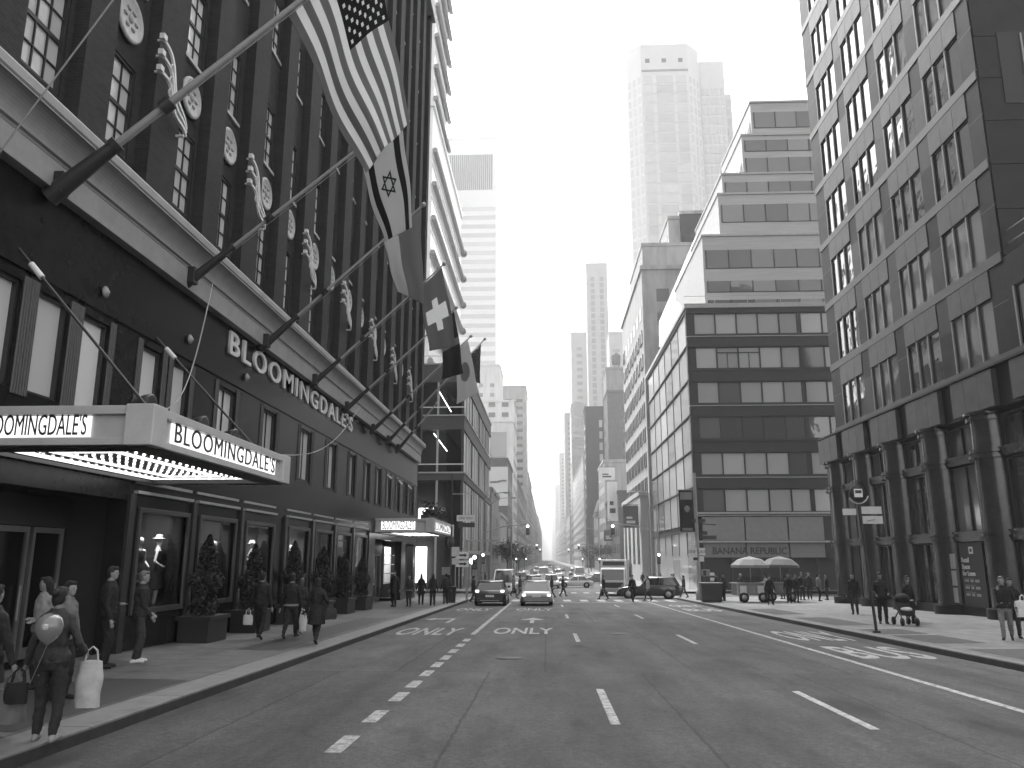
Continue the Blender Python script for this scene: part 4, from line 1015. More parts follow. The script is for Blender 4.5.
for nm, lb, x0, y0, y1, z, m in (('grey_street_block', 'grey block down the right street wall before the banded tower', RS, 474, 514, 58, GRY), ('dark_street_tower', 'darker tower in the far right street wall', RS, 650, 700, 118, GRY),
        ('pale_street_tower', 'pale tower in the far right street wall', RS, 930, 990, 121, STP), ('distant_right_block', 'distant right block where the street narrows', RS, 1400, 1500, 126, GRY), ('farthest_right_block', 'farthest right block at the end of the street', RS, 2300, 2500, 134, STP)):
    building(nm, lb, 'building', x0, x0+30, y0, y1, z, m, 'L', front=grid((5, 4.2), (1.8, 2.2), GD, z=(8, z-3)), sidew=grid((6, 4.2), (3, 2.2), GD, z=(4, z-3)))
for nm, lb, y0, y1, z, m in (('low_far_row', 'low row of fronts far down the right side', 548, 646, 30, STP), ('low_far_row', 'lower grey row farther down the right side', 704, 925, 34, GRY), ('low_far_row', 'lowest pale row near the right end of the street', 995, 1390, 40, STP)):
    building(nm, lb, 'building', RS, RS+20, y0, y1, z, m, 'L', sidew=grid((10, 5), (5, 2.6), GD, z=(4, z-3)))
# big pale residential tower behind the stepped office: chamfered corners, floor lines
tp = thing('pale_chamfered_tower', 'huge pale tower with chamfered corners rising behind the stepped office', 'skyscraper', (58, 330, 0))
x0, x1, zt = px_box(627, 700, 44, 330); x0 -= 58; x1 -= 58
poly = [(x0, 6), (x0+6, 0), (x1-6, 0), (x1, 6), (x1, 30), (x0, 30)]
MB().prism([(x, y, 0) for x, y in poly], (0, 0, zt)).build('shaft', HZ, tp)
x2 = px_box(627, 727, 52, 330)[1]-58; z2 = px_box(627, 727, 52, 330)[2]; x3 = px_box(627, 738, 78, 330)[1]-58; z3 = px_box(627, 738, 78, 330)[2]
MB().box(x1+.01, x2, 8, 34, 0, z2).build('rear_wing', HZ, tp); MB().box(x2+.01, x3, 14, 34, 0, z3).build('rear_wing', HZ, tp)
GT = pane('tower_glass', .5, .15, .1, .6, lo=.88, hi=1.12)
cols = [(x0+9, 4.0), (x0+16.5, 7.5), (x0+24, 4.5)]; cnt = 0; rest = MB()
for j in range(42):
    z = zt-20-4.9*j
    for (cx, w) in cols:
        if z < 60: continue
        if cnt < 96: MB().box(cx-w/2, cx+w/2, -.15, .2, z, z+3.9).build('window', GT, tp); cnt += 1
        else: rest.box(cx-w/2, cx+w/2, -.15, .2, z, z+3.9)
if rest.v: rest.build('windows', GT, tp)['kind'] = 'stuff'
q = MB(); q2 = MB()
for j in range(44):
    z = zt-20-4.9*j
    if z < 60: break
    for i in range(3):
        for xa, xb in ((x0, x0+6), (x1-6, x1)):
            a_ = xa+(xb-xa)*(i+.2)/3; b_ = xa+(xb-xa)*(i+.8)/3; fy = (lambda x: 6-(x-x0)) if xa == x0 else (lambda x: x-(x1-6))
            q.add([(a_, fy(a_)-.1, z), (b_, fy(b_)-.1, z), (b_, fy(b_)-.1, z+3.6), (a_, fy(a_)-.1, z+3.6)], [(0,1,2,3)])
    for i in range(5): xx = x1+1+(x2-x1-1)*i/5; q.box(xx, xx+(x2-x1)/5*.62, 7.85, 7.99, z-2, z+1.6)
    for i in range(4): xx = x2+.6+(x3-x2-1)*i/4; q.box(xx, xx+(x3-x2)/4*.6, 13.85, 13.99, z-4, z-.4)
    q2.box(x0+6, x1-6, -.12, -.0, z-.5, z-.1)
q.build('side_windows', pane('tower_side_glass', .5, .15, .1, .6), tp)['kind'] = 'stuff'; q2.build('floor_lines', mat('tower_floor_line', .66), tp)['kind'] = 'stuff'
mb = MB()
for cx in (x0+9, x0+16.5, x0+24): mb.box(cx-1, cx+1, -.15, .2, zt-9.5, zt-7.5)
mb.build('top_openings', GD, tp)
for z in (zt-14, zt-112, zt-150): MB().box(x0+6.2, x1-6.2, -.3, .1, z, z+.8).build('ledge', GRY, tp)
for j in range(12): MB().box(x2+.5, x2+1.8, 13.8, 13.99, z3-22-10*j, z3-18-10*j).build('recess', GM, tp)
MB().box(-26, 30, -.02, 34, -4, 45).build('podium', HZ, tp)

# left side
building('small_corniced_house', 'small corniced house just past the glass corner store', 'building', LS-14, LS, 140, 162, 13.4, GRY, 'R', front=grid((3.5, 5), (1.6, 3.6), GD, z=(1, 12)), sidew=grid((4, 5), (2, 3.4), GD, z=(1, 12)))
building('low_shop_row', 'low shop row on the left before the pale billboard', 'shop building', LS-14, LS, 168, 195, 10.5, STP, 'R', sidew=grid((5, 4.5), (3, 2.6), GD, z=(1, 9)))
b = px_box(489, 508, 467, 197)
bb = thing('billboard', 'pale wall billboard with a scrawl of dark lettering on the left', 'billboard', ((b[0]+b[1])/2, 196.6, 0)); w = b[1]-b[0]
MB().box(-w/2, w/2, 0, .3, b[2]-9.5, b[2]).build('board', mat('billboard_face', .5, .6, .06), bb)
mb = MB(); mb.path([(-2+.14*i, -.05, b[2]-3.9+.33*math.sin(i*1.7)*(1 if i % 3 else .4)+.02*i) for i in range(30)], .1, 6); mb.build('scrawl', BRONZE, bb)
building('billboard_house', 'grey building carrying the pale billboard on its near wall', 'building', LS-16, LS, 197, 226, 25.5, DGR, 'R', sidew=grid((4, 4), (2.2, 2.4), GD, z=(3, 24)), extra=rooftop)
def loft(t, w, d, z):
    for zz in (z-10.5, z-20): MB().box(-w/2+4.5, -w/2+10, -.12, .1, zz, zz+7.5).build('studio_window', GM, t)
building('white_studio_block', 'white block with tall studio windows on the left skyline', 'building', *(lambda b: (b[0]-6, LS))(px_box(493, 513, 422, 234)), 234, 262, px_box(493, 513, 422, 234)[2], WHT, 'R', sidew=grid((4, 4), (1.6, 2), GD), extra=loft)
building('white_stepped_block', 'white stepped block above the studio block', 'building', *px_box(470, 514, 402, 290)[:2], 290, 318, px_box(470, 514, 402, 290)[2], WHT, 'R', front=grid((4.6, 3.8), (2.4, 1.6), GD, z=(30, 64), frame=GRY), sidew=grid((4, 4), (1.6, 2), GD))
building('white_upper_block', 'white block with small windows, highest of the near white ones on the left', 'building', *px_box(462, 500, 366, 335)[:2], 335, 360, px_box(462, 500, 366, 335)[2], WHT, 'R', front=grid((4.4, 4.2), (1.8, 1.6), GM, z=(40, 80)))
building('balcony_tower', 'tall pale apartment tower lined with rows of balconies on the left', 'apartment building', *(lambda b: (b[0], LS))(px_box(502, 527, 387, 384)), 384, 420, px_box(502, 527, 387, 384)[2], STP, 'R',
         front=grid((4.2, 3.7), (3.4, 1.7), GD, z=(6, 82), frame=WHT, margin=.5), sidew=grid((5, 3.7), (4, 1.7), GD, z=(6, 82)))
for nm, lb, y0, y1, z, m in (('left_street_block', 'grey stone block just past the balcony tower', 424, 520, 46, GRY), ('left_street_block', 'pale block in the left street wall before the far end', 526, 640, 43, STP),
        ('left_street_block', 'dark block in the distant left street wall', 646, 900, 42, GRY), ('left_street_block', 'last pale block at the far left end of the street', 910, 1600, 48, STP), ('left_street_block', 'grey block between the studio block and balcony tower', 266, 380, 27, GRY)):
    building(nm, lb, 'building', LS-22, LS, y0, y1, z, m, 'R', front=grid((4, 4), (1.6, 2), GD, z=(4, z-2)), sidew=grid((8, 4.2), (4, 2.2), GD, z=(3, z-3)))
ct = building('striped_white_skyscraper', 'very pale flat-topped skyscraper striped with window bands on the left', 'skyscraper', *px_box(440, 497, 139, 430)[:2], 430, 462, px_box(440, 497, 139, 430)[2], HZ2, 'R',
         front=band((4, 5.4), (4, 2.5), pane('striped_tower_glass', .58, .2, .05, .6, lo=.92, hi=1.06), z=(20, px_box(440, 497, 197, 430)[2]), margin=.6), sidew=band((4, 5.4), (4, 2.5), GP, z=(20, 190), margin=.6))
z0_, z1_ = px_box(440, 497, 190, 430)[2], px_box(440, 497, 155, 430)[2]
mb = MB()
for i in range(26): mb.box(-15.5+1.16*i, -15.5+1.16*i+.8, -.2, .1, z0_, z1_)
mb.build('louvre_band', GRY, ct)
# ---------------------------------------------------------------- people
FOLD = {}
for nm_, sz_ in (('jacket', .10), ('coat', .13), ('trousers', .085)):
    tx_ = bpy.data.textures.new('folds_'+nm_, 'CLOUDS'); tx_.noise_scale = sz_; tx_.noise_depth = 2; FOLD[nm_] = tx_
def remesh(mb, name, m, parent, vox, smooth=4):
    me = mb.mesh(name, m); o = bpy.data.objects.new(name, me)
    r = o.modifiers.new('r', 'REMESH'); r.mode = 'VOXEL'; r.voxel_size = vox; r.use_smooth_shade = True
    s = o.modifiers.new('s', 'SMOOTH'); s.factor = .5; s.iterations = smooth
    if name in FOLD:                                           # folds in the cloth
        d_ = o.modifiers.new('d', 'DISPLACE'); d_.texture = FOLD[name]; d_.strength = .034; d_.mid_level = .5; d_.texture_coords = 'LOCAL'
    nm = evaluate(o); nm.name = name
    if not nm.materials: nm.materials.append(m)
    o = bpy.data.objects.new(name, nm); C.objects.link(o); o.parent = parent; return o
SKIN = [mat('skin_light', .24, .55, .08, 8), mat('skin_mid', .16, .55, .08, 8), mat('skin_dark', .12, .5, .08, 8)]
HAIRD = mat('dark_hair', .010, .8, .3, 30); HAIRG = mat('grey_hair', .1, .6, .2, 30); HAIRB = mat('brown_hair', .05, .5, .3, 30)
CL = {k: mat('cloth_'+k, v, .85, .2, 9, .15) for k, v in dict(black=.010, charcoal=.018, dark=.032, grey=.09, mid=.14, light=.25, pale=.42, white=.6).items()}
def chain(mb, pts, rs, n=10):
    for (a, b), (r, q) in zip(zip(pts, pts[1:]), zip(rs, rs[1:])):
        mb.tube(a, b, r, q, n); 
    for p, r in zip(pts, rs): mb.ball(p, r*.995, n, 6)
def ik(a, t, l1, l2, pole):
    a, t = V(a), V(t); d = t-a; L = min(d.length, (l1+l2)*.999); d.normalize()
    x = (l1*l1-l2*l2+L*L)/(2*L); h = math.sqrt(max(l1*l1-x*x, 0)); pole = V(pole); pp = (pole-d*pole.dot(d)); pp.normalize()
    return a+d*x+pp*h, a+d*L
def ell(cx, cy, z, rx, ry, n=14): return [(cx+rx*math.cos(2*PI*i/n), cy+ry*math.sin(2*PI*i/n), z) for i in range(n)]
def person(label, x, y, face, H=1.72, top='black', legs='black', shoe='black', hair=HAIRD, skin=0, hl=(-.17, .0, .47), hr=(.17, .0, .47), fl=(-.055, .02, 0), fr=(.055, -.02, 0),
           long=False, coat=0., lean=0., look=0., near=False, bun=False, sleeves=True, female=False, group=None, backpack=None, z=None, girth=1., belt=None, hat=None):
    """face: degrees, 0 = looking along the street away from the camera, 90 = to the left; limbs in fractions of the height, x right, y ahead"""
    gz = z if z is not None else (SW(x, y) if (x < XL or x > XR) and not (C0 < y < C1) else G(y))
    t = thing('person', label, 'person', (x, y, gz), rad(face), group)
    vox = .009 if near else .016; B = MB(); T = MB(); K = MB(); g = girth
    def S_(p): return V((p[0]*H, (p[1]+lean*max(0, p[2]-.5))*H, p[2]*H))
    hw = .100 if not female else .088
    tors = [(.455, .060, .052), (.50, .093*g, .066*g), (.54, .096*g, .070*g), (.60, (.084 if not female else .070)*g, .060*g), (.68, (.092 if not female else .078)*g, .066*g), (.75, (.100 if not female else .086)*g, .066*g), (.79, .094 if not female else .082, .058), (.808, .084 if not female else .073, .052), (.826, .060, .044), (.842, .042, .038), (.858, .034, .035), (.885, .031, .034)]
    def trs(dx, z0, z1): return [[tuple(S_(p)) for p in ell(0, 0, z, rx+dx, ry+dx)] for z, rx, ry in tors if z0 <= z <= z1]
    B.rings(trs(0, 0, 1))
    # head
    hc = V(S_((0, .012, .932))); rx_, ry_, rz_ = .043*H, .052*H, .064*H; ca, sa = math.cos(rad(look)), math.sin(rad(look))
    def hd(px, py, pz): return (hc.x+(px*ca-py*sa)*H, hc.y+(px*sa+py*ca)*H, hc.z+pz*H)
    B.ball(hc, (rx_, ry_, rz_), 18, 14); B.ball(hd(0, .018, -.034), (.028*H, .032*H, .032*H), 12, 8); B.ball(hd(0, .046, -.008), (.008*H, .013*H, .015*H), 8, 6)
    B.ball(hd(0, .041, -.034), (.015*H, .008*H, .006*H), 8, 5); B.ball(hd(0, .042, .012), (.028*H, .008*H, .006*H), 8, 5)
    for s in (-1, 1): B.ball(hd(s*.043, -.004, -.004), (.006*H, .011*H, .017*H), 8, 6)
    sk = SKIN[skin]; sho = {}
    for s, hand, foot in ((-1, hl, fl), (1, hr, fr)):
        sh_ = S_((s*(hw-.004), -.004, .786)); ha = S_(hand); e, w = ik(sh_, ha, .172*H, .150*H, (s*.35, -1, -.25))
        chain(B, [sh_, e, w], [.027*H, .022*H, .0155*H]); d = (w-e).normalized()
        sd = d.cross(V((0, 1, 0))); sd = sd.normalized() if sd.length > .1 else V((1, 0, 0)); up = sd.cross(d).normalized()
        if up.y < 0: up = -up; 
        pc = w+d*.028*H; B.ball(pc, (.018*H,)*3, 8, 6); B.tube(w, w+d*.05*H, .014*H, .017*H, 8)
        fr_ = .0085 if near else .010
        for q in range(4):
            o_ = up*((q-1.5)*.0105*H)+w+d*.048*H; ln = (.040, .046, .043, .034)[q]*H; cu = sd*(-s)*.5
            m1 = o_+d*ln*.5; B.tube(o_, m1, fr_, fr_*.95, 6); B.tube(m1, m1+(d*.8+cu*.6)*ln*.5, fr_*.95, fr_*.8, 6)
        th = w+d*.016*H+up*.014*H; B.tube(th, th+(d*.7+up*.7)*.034*H, fr_*1.1, fr_*.9, 6)
        if sleeves:
            chain(T, [sh_, e, e.lerp(w, .93)], [.036*H, .030*H, .023*H])
        else: chain(T, [sh_, sh_.lerp(e, .45)], [.035*H, .031*H])
        hp = S_((s*.05, 0, .51)); hp.y -= 0; kn, an = ik(hp, V((foot[0]*H, foot[1]*H, (foot[2]+.045)*H)), .245*H, .225*H, (s*.08, 1, 0))
        chain(B, [hp, kn, an], [.050*H*g, .034*H, .021*H]); chain(K, [hp, kn, kn.lerp(an, .96)], [.056*H*g, .041*H, .030*H])
        pit = (foot[2] > .01)
        so_ = MB(); toe = V((s*.012*H, .085*H, -.025*H-(.04*H if pit else 0))); heel = V((0, -.03*H, -.026*H+(.02*H if pit else 0)))
        chain(so_, [an+V((0,0,-.005*H)), an+heel], [.023*H, .021*H], 8); chain(so_, [an+heel, an+toe*.55+heel*.2, an+toe], [.021*H, .022*H, .019*H], 8)
        remesh(so_, 'shoe', CL[shoe], t, vox, 2)
    K.rings(trs(.010, .45, .61)); 
    bottom = .50 if not coat else coat
    if coat:
        rs = [[tuple(S_(p)) for p in ell(0, (fl[1]+fr[1])*.2*(1-z/.5 if z < .5 else 0), z, .102*g+.03*(1 if female else .6)*(.52-z)/.2, .080*g+.05*(.52-z)/.2+abs(fl[1]-fr[1])*.12)] for z in (coat, (coat+.5)/2, .50)]
        T.rings(rs+trs(.016, .54, .86))
    else: T.rings(trs(.015, .50, .86))
    body = remesh(B, 'body', sk, t, vox, 3)
    remesh(T, 'jacket' if not coat else 'coat', CL[top], t, vox, 3); remesh(K, 'trousers', CL[legs], t, vox, 3)
    if hair:
        Hh = MB(); Hh.ball(hd(0, -.012, .014), (.048*H, .052*H, .060*H), 16, 10); Hh.ball(hd(0, -.022, -.012), (.046*H, .040*H, .045*H), 12, 8); Hh.ball(hd(0, .020, .047), (.038*H, .033*H, .022*H), 12, 8); Hh.ball(hd(0, -.026, -.038), (.036*H, .026*H, .032*H), 12, 8)
        if long: Hh.rings([ell(*[hd(0, -.032, z)[k] for k in (0, 1, 2)], r*H, q*H) for z, r, q in ((-.15, .030, .014), (-.10, .052, .022), (-.04, .054, .030), (.02, .048, .030))])
        if bun: Hh.ball(hd(0, -.062, .03), .027*H, 10, 8)
        remesh(Hh, 'hair', hair, t, vox, 2)
    if near:
        for s in (-1, 1): MB().ball(hd(s*.018, .0475, .004), (.006*H, .004*H, .0045*H), 8, 6).build('eye', BLACK, t)
    if hat: q = MB(); q.ball(hd(0, -.004, .030), (.050*H, .056*H, .046*H), 14, 8); q.ball(hd(0, .05, .018), (.034*H, .03*H, .005*H), 10, 5); remesh(q, 'cap', CL[hat], t, vox, 2)
    if backpack: q = MB(); q.rings([ell(0, -.115*H+lean*.2*H, z*H, .075*H, .05*H) for z in (.56, .6, .74, .79)]); remesh(q, 'rucksack', CL[backpack], t, vox, 2)
    if belt: q = MB(); q.rings([[tuple(S_(p)) for p in ell(0, 0, z, .116*g, .09*g)] for z in (.50, .53)]); q.build('waist_band', CL[belt], t)
    t['hands'] = 0; del t['hands']
    return t
def hand_pos(x, y, face, H, h, z):
    a = rad(face); return V((x+(h[0]*math.cos(a)-h[1]*math.sin(a))*H, y+(h[0]*math.sin(a)+h[1]*math.cos(a))*H, z+h[2]*H))
BAGM = CL
def bag(label, p, w, h, d, v, rz=0, handles=True, cat='bag', soft=True):
    t = thing('shopping_bag', label, cat, p, rad(rz)); mb = MB()
    sd_ = rnd.uniform(0, 9); NR = 12
    mb.rings([[(p_[0]*(1+.22*noise.noise(V((p_[0]*9+sd_, p_[1]*9, z*5)))), p_[1]*(1+.45*noise.noise(V((p_[0]*11, z*6, sd_)))), p_[2]+.02*noise.noise(V((p_[0]*14, sd_, 0)))) for p_ in ell(0, 0, z, w/2*r, d/2*r, 18)]
              for z, r in [(-.14-h+h*k/NR, (.88+.14*math.sin(PI*(.1+.75*k/NR))) if k < NR-3 else (.98, .94, .90, .86)[k-NR+3]) for k in range(NR+1)]]); mb.build('sack', CL[v], t)
    if handles:
        for s in (-1, 1): q = MB(); q.path([(-.07, s*.02, -.16), (-.05, s*.02, -.03), (0, s*.01, .015), (.05, s*.02, -.03), (.07, s*.02, -.16)], .008, 5); q.build('handle', CL[v], t)
    return t
WK1 = dict(fl=(-.05, .15, 0), fr=(.05, -.15, .035)); WK2 = dict(fl=(-.05, -.15, .035), fr=(.05, .15, 0))
# near left group
person('woman seen from behind at the kerb, dark jacket, holding a balloon on a stick', -5.52, 9.15, 12, 1.64, 'dark', 'charcoal', 'light', hr=(.17, .10, .55), hl=(-.19, .06, .47), near=True, bun=True, female=True, fl=(-.06, .03, 0), fr=(.065, -.03, 0), look=-15, skin=1)
zb = SW(-5.6, 9.15); hp = hand_pos(-5.52, 9.15, 12, 1.64, (-.19, .11, .46), zb)
t = thing('balloon', 'round clear balloon on a thin stick held by the woman at the kerb', 'balloon', hp)
c = on_y(49, 628, 8.82)-hp
mb = MB(); mb.lathe([(.001, -.19), (.02, -.175), (.085, -.12), (.135, -.04), (.145, .03), (.12, .1), (.07, .14), (.001, .155)], (0,0,0), 24)
BALM = bpy.data.materials.new('balloon_skin'); BALM.use_nodes = True; b_ = BALM.node_tree.nodes['Principled BSDF']; b_.inputs['Base Color'].default_value = (.33,)*3+(1,); b_.inputs['Roughness'].default_value = .1; b_.inputs['Transmission Weight'].default_value = .45; b_.inputs['Coat Weight'].default_value = .6
MB.build(mb, 'balloon_skin', BALM, t, loc=c)
q = MB(); q.ball((.02, -.075, .02), (.075, .068, .07), 14, 10); q.build('pale_print', mat('balloon_print', .5, .4, .5, 14), t, loc=c)
MB().tube(V((0,0,-.3)), c+V((0,0,-.18)), .005).build('stick', CL['light'], t)
bag('large white patterned bag hanging from the arm of the woman with the balloon', hand_pos(-5.52, 9.15, 12, 1.64, (.2, .10, .55), zb)+V((.02,.02,.05)), .27, .50, .16, 'pale', 20)
bag('small dark handbag with a white tag beside the woman with the balloon', hand_pos(-5.52, 9.15, 12, 1.64, (-.2, .0, .40), zb)+V((0,0,.1)), .24, .22, .12, 'black', 10)
person('person at the left picture edge in a dark coat with pale rucksack straps', -6.25, 9.1, -5, 1.66, 'charcoal', 'black', 'black', near=True, coat=.36, long=True, female=True, backpack='dark', hr=(.16, .06, .46))
bag('big pale paper bag at the feet of the person on the left picture edge', (-6.02, 9.25, SW(-6.1, 9.2)+.66), .36, .36, .2, 'mid', 5)
person('woman in a pale off-shoulder top with folded arms behind the balloon', -8.02, 12.9, 150, 1.70, 'light', 'dark', 'black', hl=(.02, .085, .62), hr=(-.02, .10, .60), near=True, long=True, female=True, sleeves=False, look=-40)
person('woman with dark hair half hidden to the right of the balloon', -7.05, 11.9, -100, 1.66, 'mid', 'black', 'black', near=True, long=True, female=True)
person('dark-haired man in a dark suit jacket standing by the display window', -8.38, 15.5, -62, 1.88, 'black', 'black', 'black', near=True, hl=(-.03, .10, .62), hr=(.16, .03, .48), look=-15, hair=HAIRD)
person('older man in dark clothes and white shoes beside the suited man', -8.25, 16.5, -60, 1.80, 'charcoal', 'dark', 'white', near=True, hl=(-.04, .11, .53), hr=(.05, .11, .50), hair=HAIRG, look=-12)
# walkers halfway along the left pavement
person('man in dark clothes walking away on the left pavement, white bag in his left hand', -7.85, 22.4, 4, 1.78, 'black', 'black', 'dark', near=True, **WK1)
bag('small white carrier bag in the left hand of the walking man', hand_pos(-7.85, 22.4, 4, 1.78, (-.19, .03, .44), SW(-7.8, 22.4)), .28, .26, .14, 'white')
person('man with a pale band below his dark jacket walking away beside the other', -7.1, 22.7, 0, 1.76, 'black', 'charcoal', 'black', near=True, belt='light', **WK2)
bag('long white carrier bag swinging between the two walking men and the woman', hand_pos(-7.1, 22.7, 0, 1.76, (.19, .03, .44), SW(-7.1, 22.7)), .22, .42, .12, 'white')
person('shorter person with light hair walking just ahead of the two men', -7.35, 24.4, 0, 1.62, 'charcoal', 'black', 'light', hair=HAIRB, female=True, long=True, **WK1)
person('woman with long black hair and long black coat striding over the grating', -5.98, 21.3, 5, 1.66, 'black', 'charcoal', 'black', near=True, coat=.30, long=True, female=True, hr=(.16, .08, .60), fl=(-.02, .14, 0), fr=(.02, -.14, .03))
bag('dark shoulder bag of the woman in the long black coat', hand_pos(-5.98, 21.3, 5, 1.66, (.21, .0, .62), SW(-6, 21.3)), .34, .28, .16, 'dark', 30)
# under and beyond the far marquee
for (lb, x, y, f, kw) in (
    ('tall person in black standing under the far marquee', -8.2, 44.0, 160, dict(H=1.86, top='black', coat=.35)),
    ('person in a dark jacket and light waistband under the far marquee', -7.45, 44.3, 170, dict(H=1.66, top='dark', legs='charcoal', belt='light', female=True)),
    ('woman with a dark coat in the left corner group, nearest the marquee', -7.2, 46.9, 10, dict(H=1.72, top='black', coat=.34, female=True, long=True)),
    ('woman in black carrying a round bag in the middle of the left corner group', -6.35, 45.6, 20, dict(H=1.70, top='charcoal', legs='black', female=True, long=True)),
    ('man in black at the left corner group, closest to the kerb', -5.95, 48.3, 15, dict(H=1.74, top='black', legs='charcoal')),
    ('person in dark coat at the back of the left corner group', -6.9, 49.6, 0, dict(H=1.72, top='black', coat=.38)),
    ('walker in a dark jacket stepping off the kerb by the left bin', -4.95, 55.2, -60, dict(H=1.74, top='charcoal', legs='dark', **WK1))):
    person(lb, x, y, f, **kw)
# right pavement
person('man in a dark jacket and grey trousers walking towards us on the right pavement', 12.3, 22.9, 150, 1.68, 'black', 'mid', 'black', near=True, hair=HAIRG, hr=(.06, .10, .78), hl=(-.17, .04, .5), **WK2)
person('woman half hidden behind the man in grey trousers', 12.95, 23.7, 160, 1.62, 'charcoal', 'dark', 'black', near=True, female=True, long=True, hl=(-.1, .1, .62))
bag('big white bag hanging in front of the couple on the right pavement', (12.72, 22.75, SW(12.7, 22.8)+1.18), .46, .42, .2, 'white', 0)
person('man in a dark jacket standing behind the pushchair', 12.0, 30.3, 170, 1.80, 'charcoal', 'black', 'black', near=True, hl=(-.1, .16, .58), hr=(.12, .12, .56), hat='dark')
person('woman in dark jacket standing right of the pushchair', 12.9, 30.2, 190, 1.58, 'black', 'charcoal', 'black', near=True, female=True, long=True, belt='white', hr=(.14, .12, .56))
person('person standing just behind the woman right of the pushchair', 13.35, 31.2, 200, 1.66, 'dark', 'charcoal', 'black', female=True, long=True)
person('person standing against the shopfront behind the bus stop pole', 13.3, 36.5, 150, 1.74, 'black', 'dark', 'black')
person('man in black walking alone on the pavement in front of the food carts', 12.45, 46.8, 175, 1.62, 'black', 'black', 'black', **WK1)
person('man in dark clothes standing right of the food carts', 14.3, 49.6, 160, 1.68, 'black', 'charcoal', 'black', hat='light')
person('companion standing close beside the man right of the food carts', 14.8, 49.9, 200, 1.66, 'charcoal', 'dark', 'black')
person('vendor standing behind the left food cart', 12.3, 53.0, 180, 1.72, 'mid', 'dark', 'black', hat='white')
person('person in a white shirt between the two food carts', 13.4, 51.2, 100, 1.68, 'white', 'charcoal', 'black')
person('tall person in black standing between the litter bin and the carts', 10.9, 53.6, 90, 1.78, 'black', 'black', 'black')
person('second person in black waiting left of the food carts', 11.5, 54.3, 120, 1.72, 'charcoal', 'black', 'black', coat=.4)
for i, (x, y, f, v) in enumerate(((15.6, 53, 90, 'black'), (16.4, 54, 200, 'charcoal'), (17.2, 55, 150, 'dark'), (15.9, 56.5, 30, 'black'), (16.9, 52.2, 270, 'mid'), (18.0, 54, 100, 'black'))):
    person(('person in black nearest the carts in the crowd at the right corner', 'person in charcoal in the middle of the right corner crowd', 'person in a dark jacket deep in the right corner crowd', 'person in black at the back of the right corner crowd', 'person in a mid grey jacket in the right corner crowd', 'person in black at the far right of the corner crowd')[i], x, y, f, rnd.uniform(1.62, 1.8), v, 'charcoal')
# crossing the side street and the avenue
person('person striding on the zebra just left of the right corner pole', 10.0, 61.0, 80, 1.60, 'charcoal', 'dark', 'black', fl=(-.05, .17, 0), fr=(.05, -.17, .03))
person('man in black striding across the zebra in front of the box truck', 4.1, 60.7, 85, 1.78, 'black', 'dark', 'black', fl=(-.05, .18, 0), fr=(.05, -.18, .03))
person('tall man in black standing on the zebra in front of the dark car', 5.8, 56.6, 200, 1.80, 'black', 'charcoal', 'black', **WK2)
person('person in a light top walking behind the tall man on the zebra', 7.1, 58.6, 80, 1.70, 'light', 'dark', 'black', **WK1)
person('man in black walking alone across the avenue right of the taxi', 1.3, 68.5, -85, 1.72, 'black', 'black', 'black', fl=(-.05, .16, 0), fr=(.05, -.16, .03))
person('person in dark clothes crossing right behind the taxi', .35, 64.5, 90, 1.74, 'charcoal', 'dark', 'black', **WK1)
person('person crossing between the dark car and the taxi, facing right', -2.1, 63.5, -90, 1.74, 'dark', 'grey', 'black', **WK2)
person('second person crossing between the dark car and the taxi, carrying a case', -1.6, 66.0, 90, 1.70, 'black', 'charcoal', 'black', **WK1)
person('person crossing far off near the white van', -2.9, 70.5, -90, 1.74, 'mid', 'dark', 'black', **WK1)
for i, (x, y) in enumerate(((-6.6, 84), (-7.3, 90), (-6.1, 97), (-7.8, 103), (12.0, 80), (12.8, 84), (11.7, 91), (13.4, 98), (12.2, 106), (-6.5, 112))):
    person(('person in black at the kerb beyond the left crossing', 'person in grey by the corner store front', 'distant person in dark clothes beyond the corner store front', 'distant person close to the corner store piers', 'person in black just across the side street on the right', 'person in grey just across the side street on the right', 'distant person by the stepped office kerb', 'distant person by the stepped office front', 'most distant person on the right pavement', 'most distant person on the left pavement')[i],
           x, y, rnd.choice((0, 180, 90)), rnd.uniform(1.64, 1.8), ('black', 'grey', 'charcoal', 'dark')[i % 4], 'charcoal', **(WK1 if i % 2 else WK2))
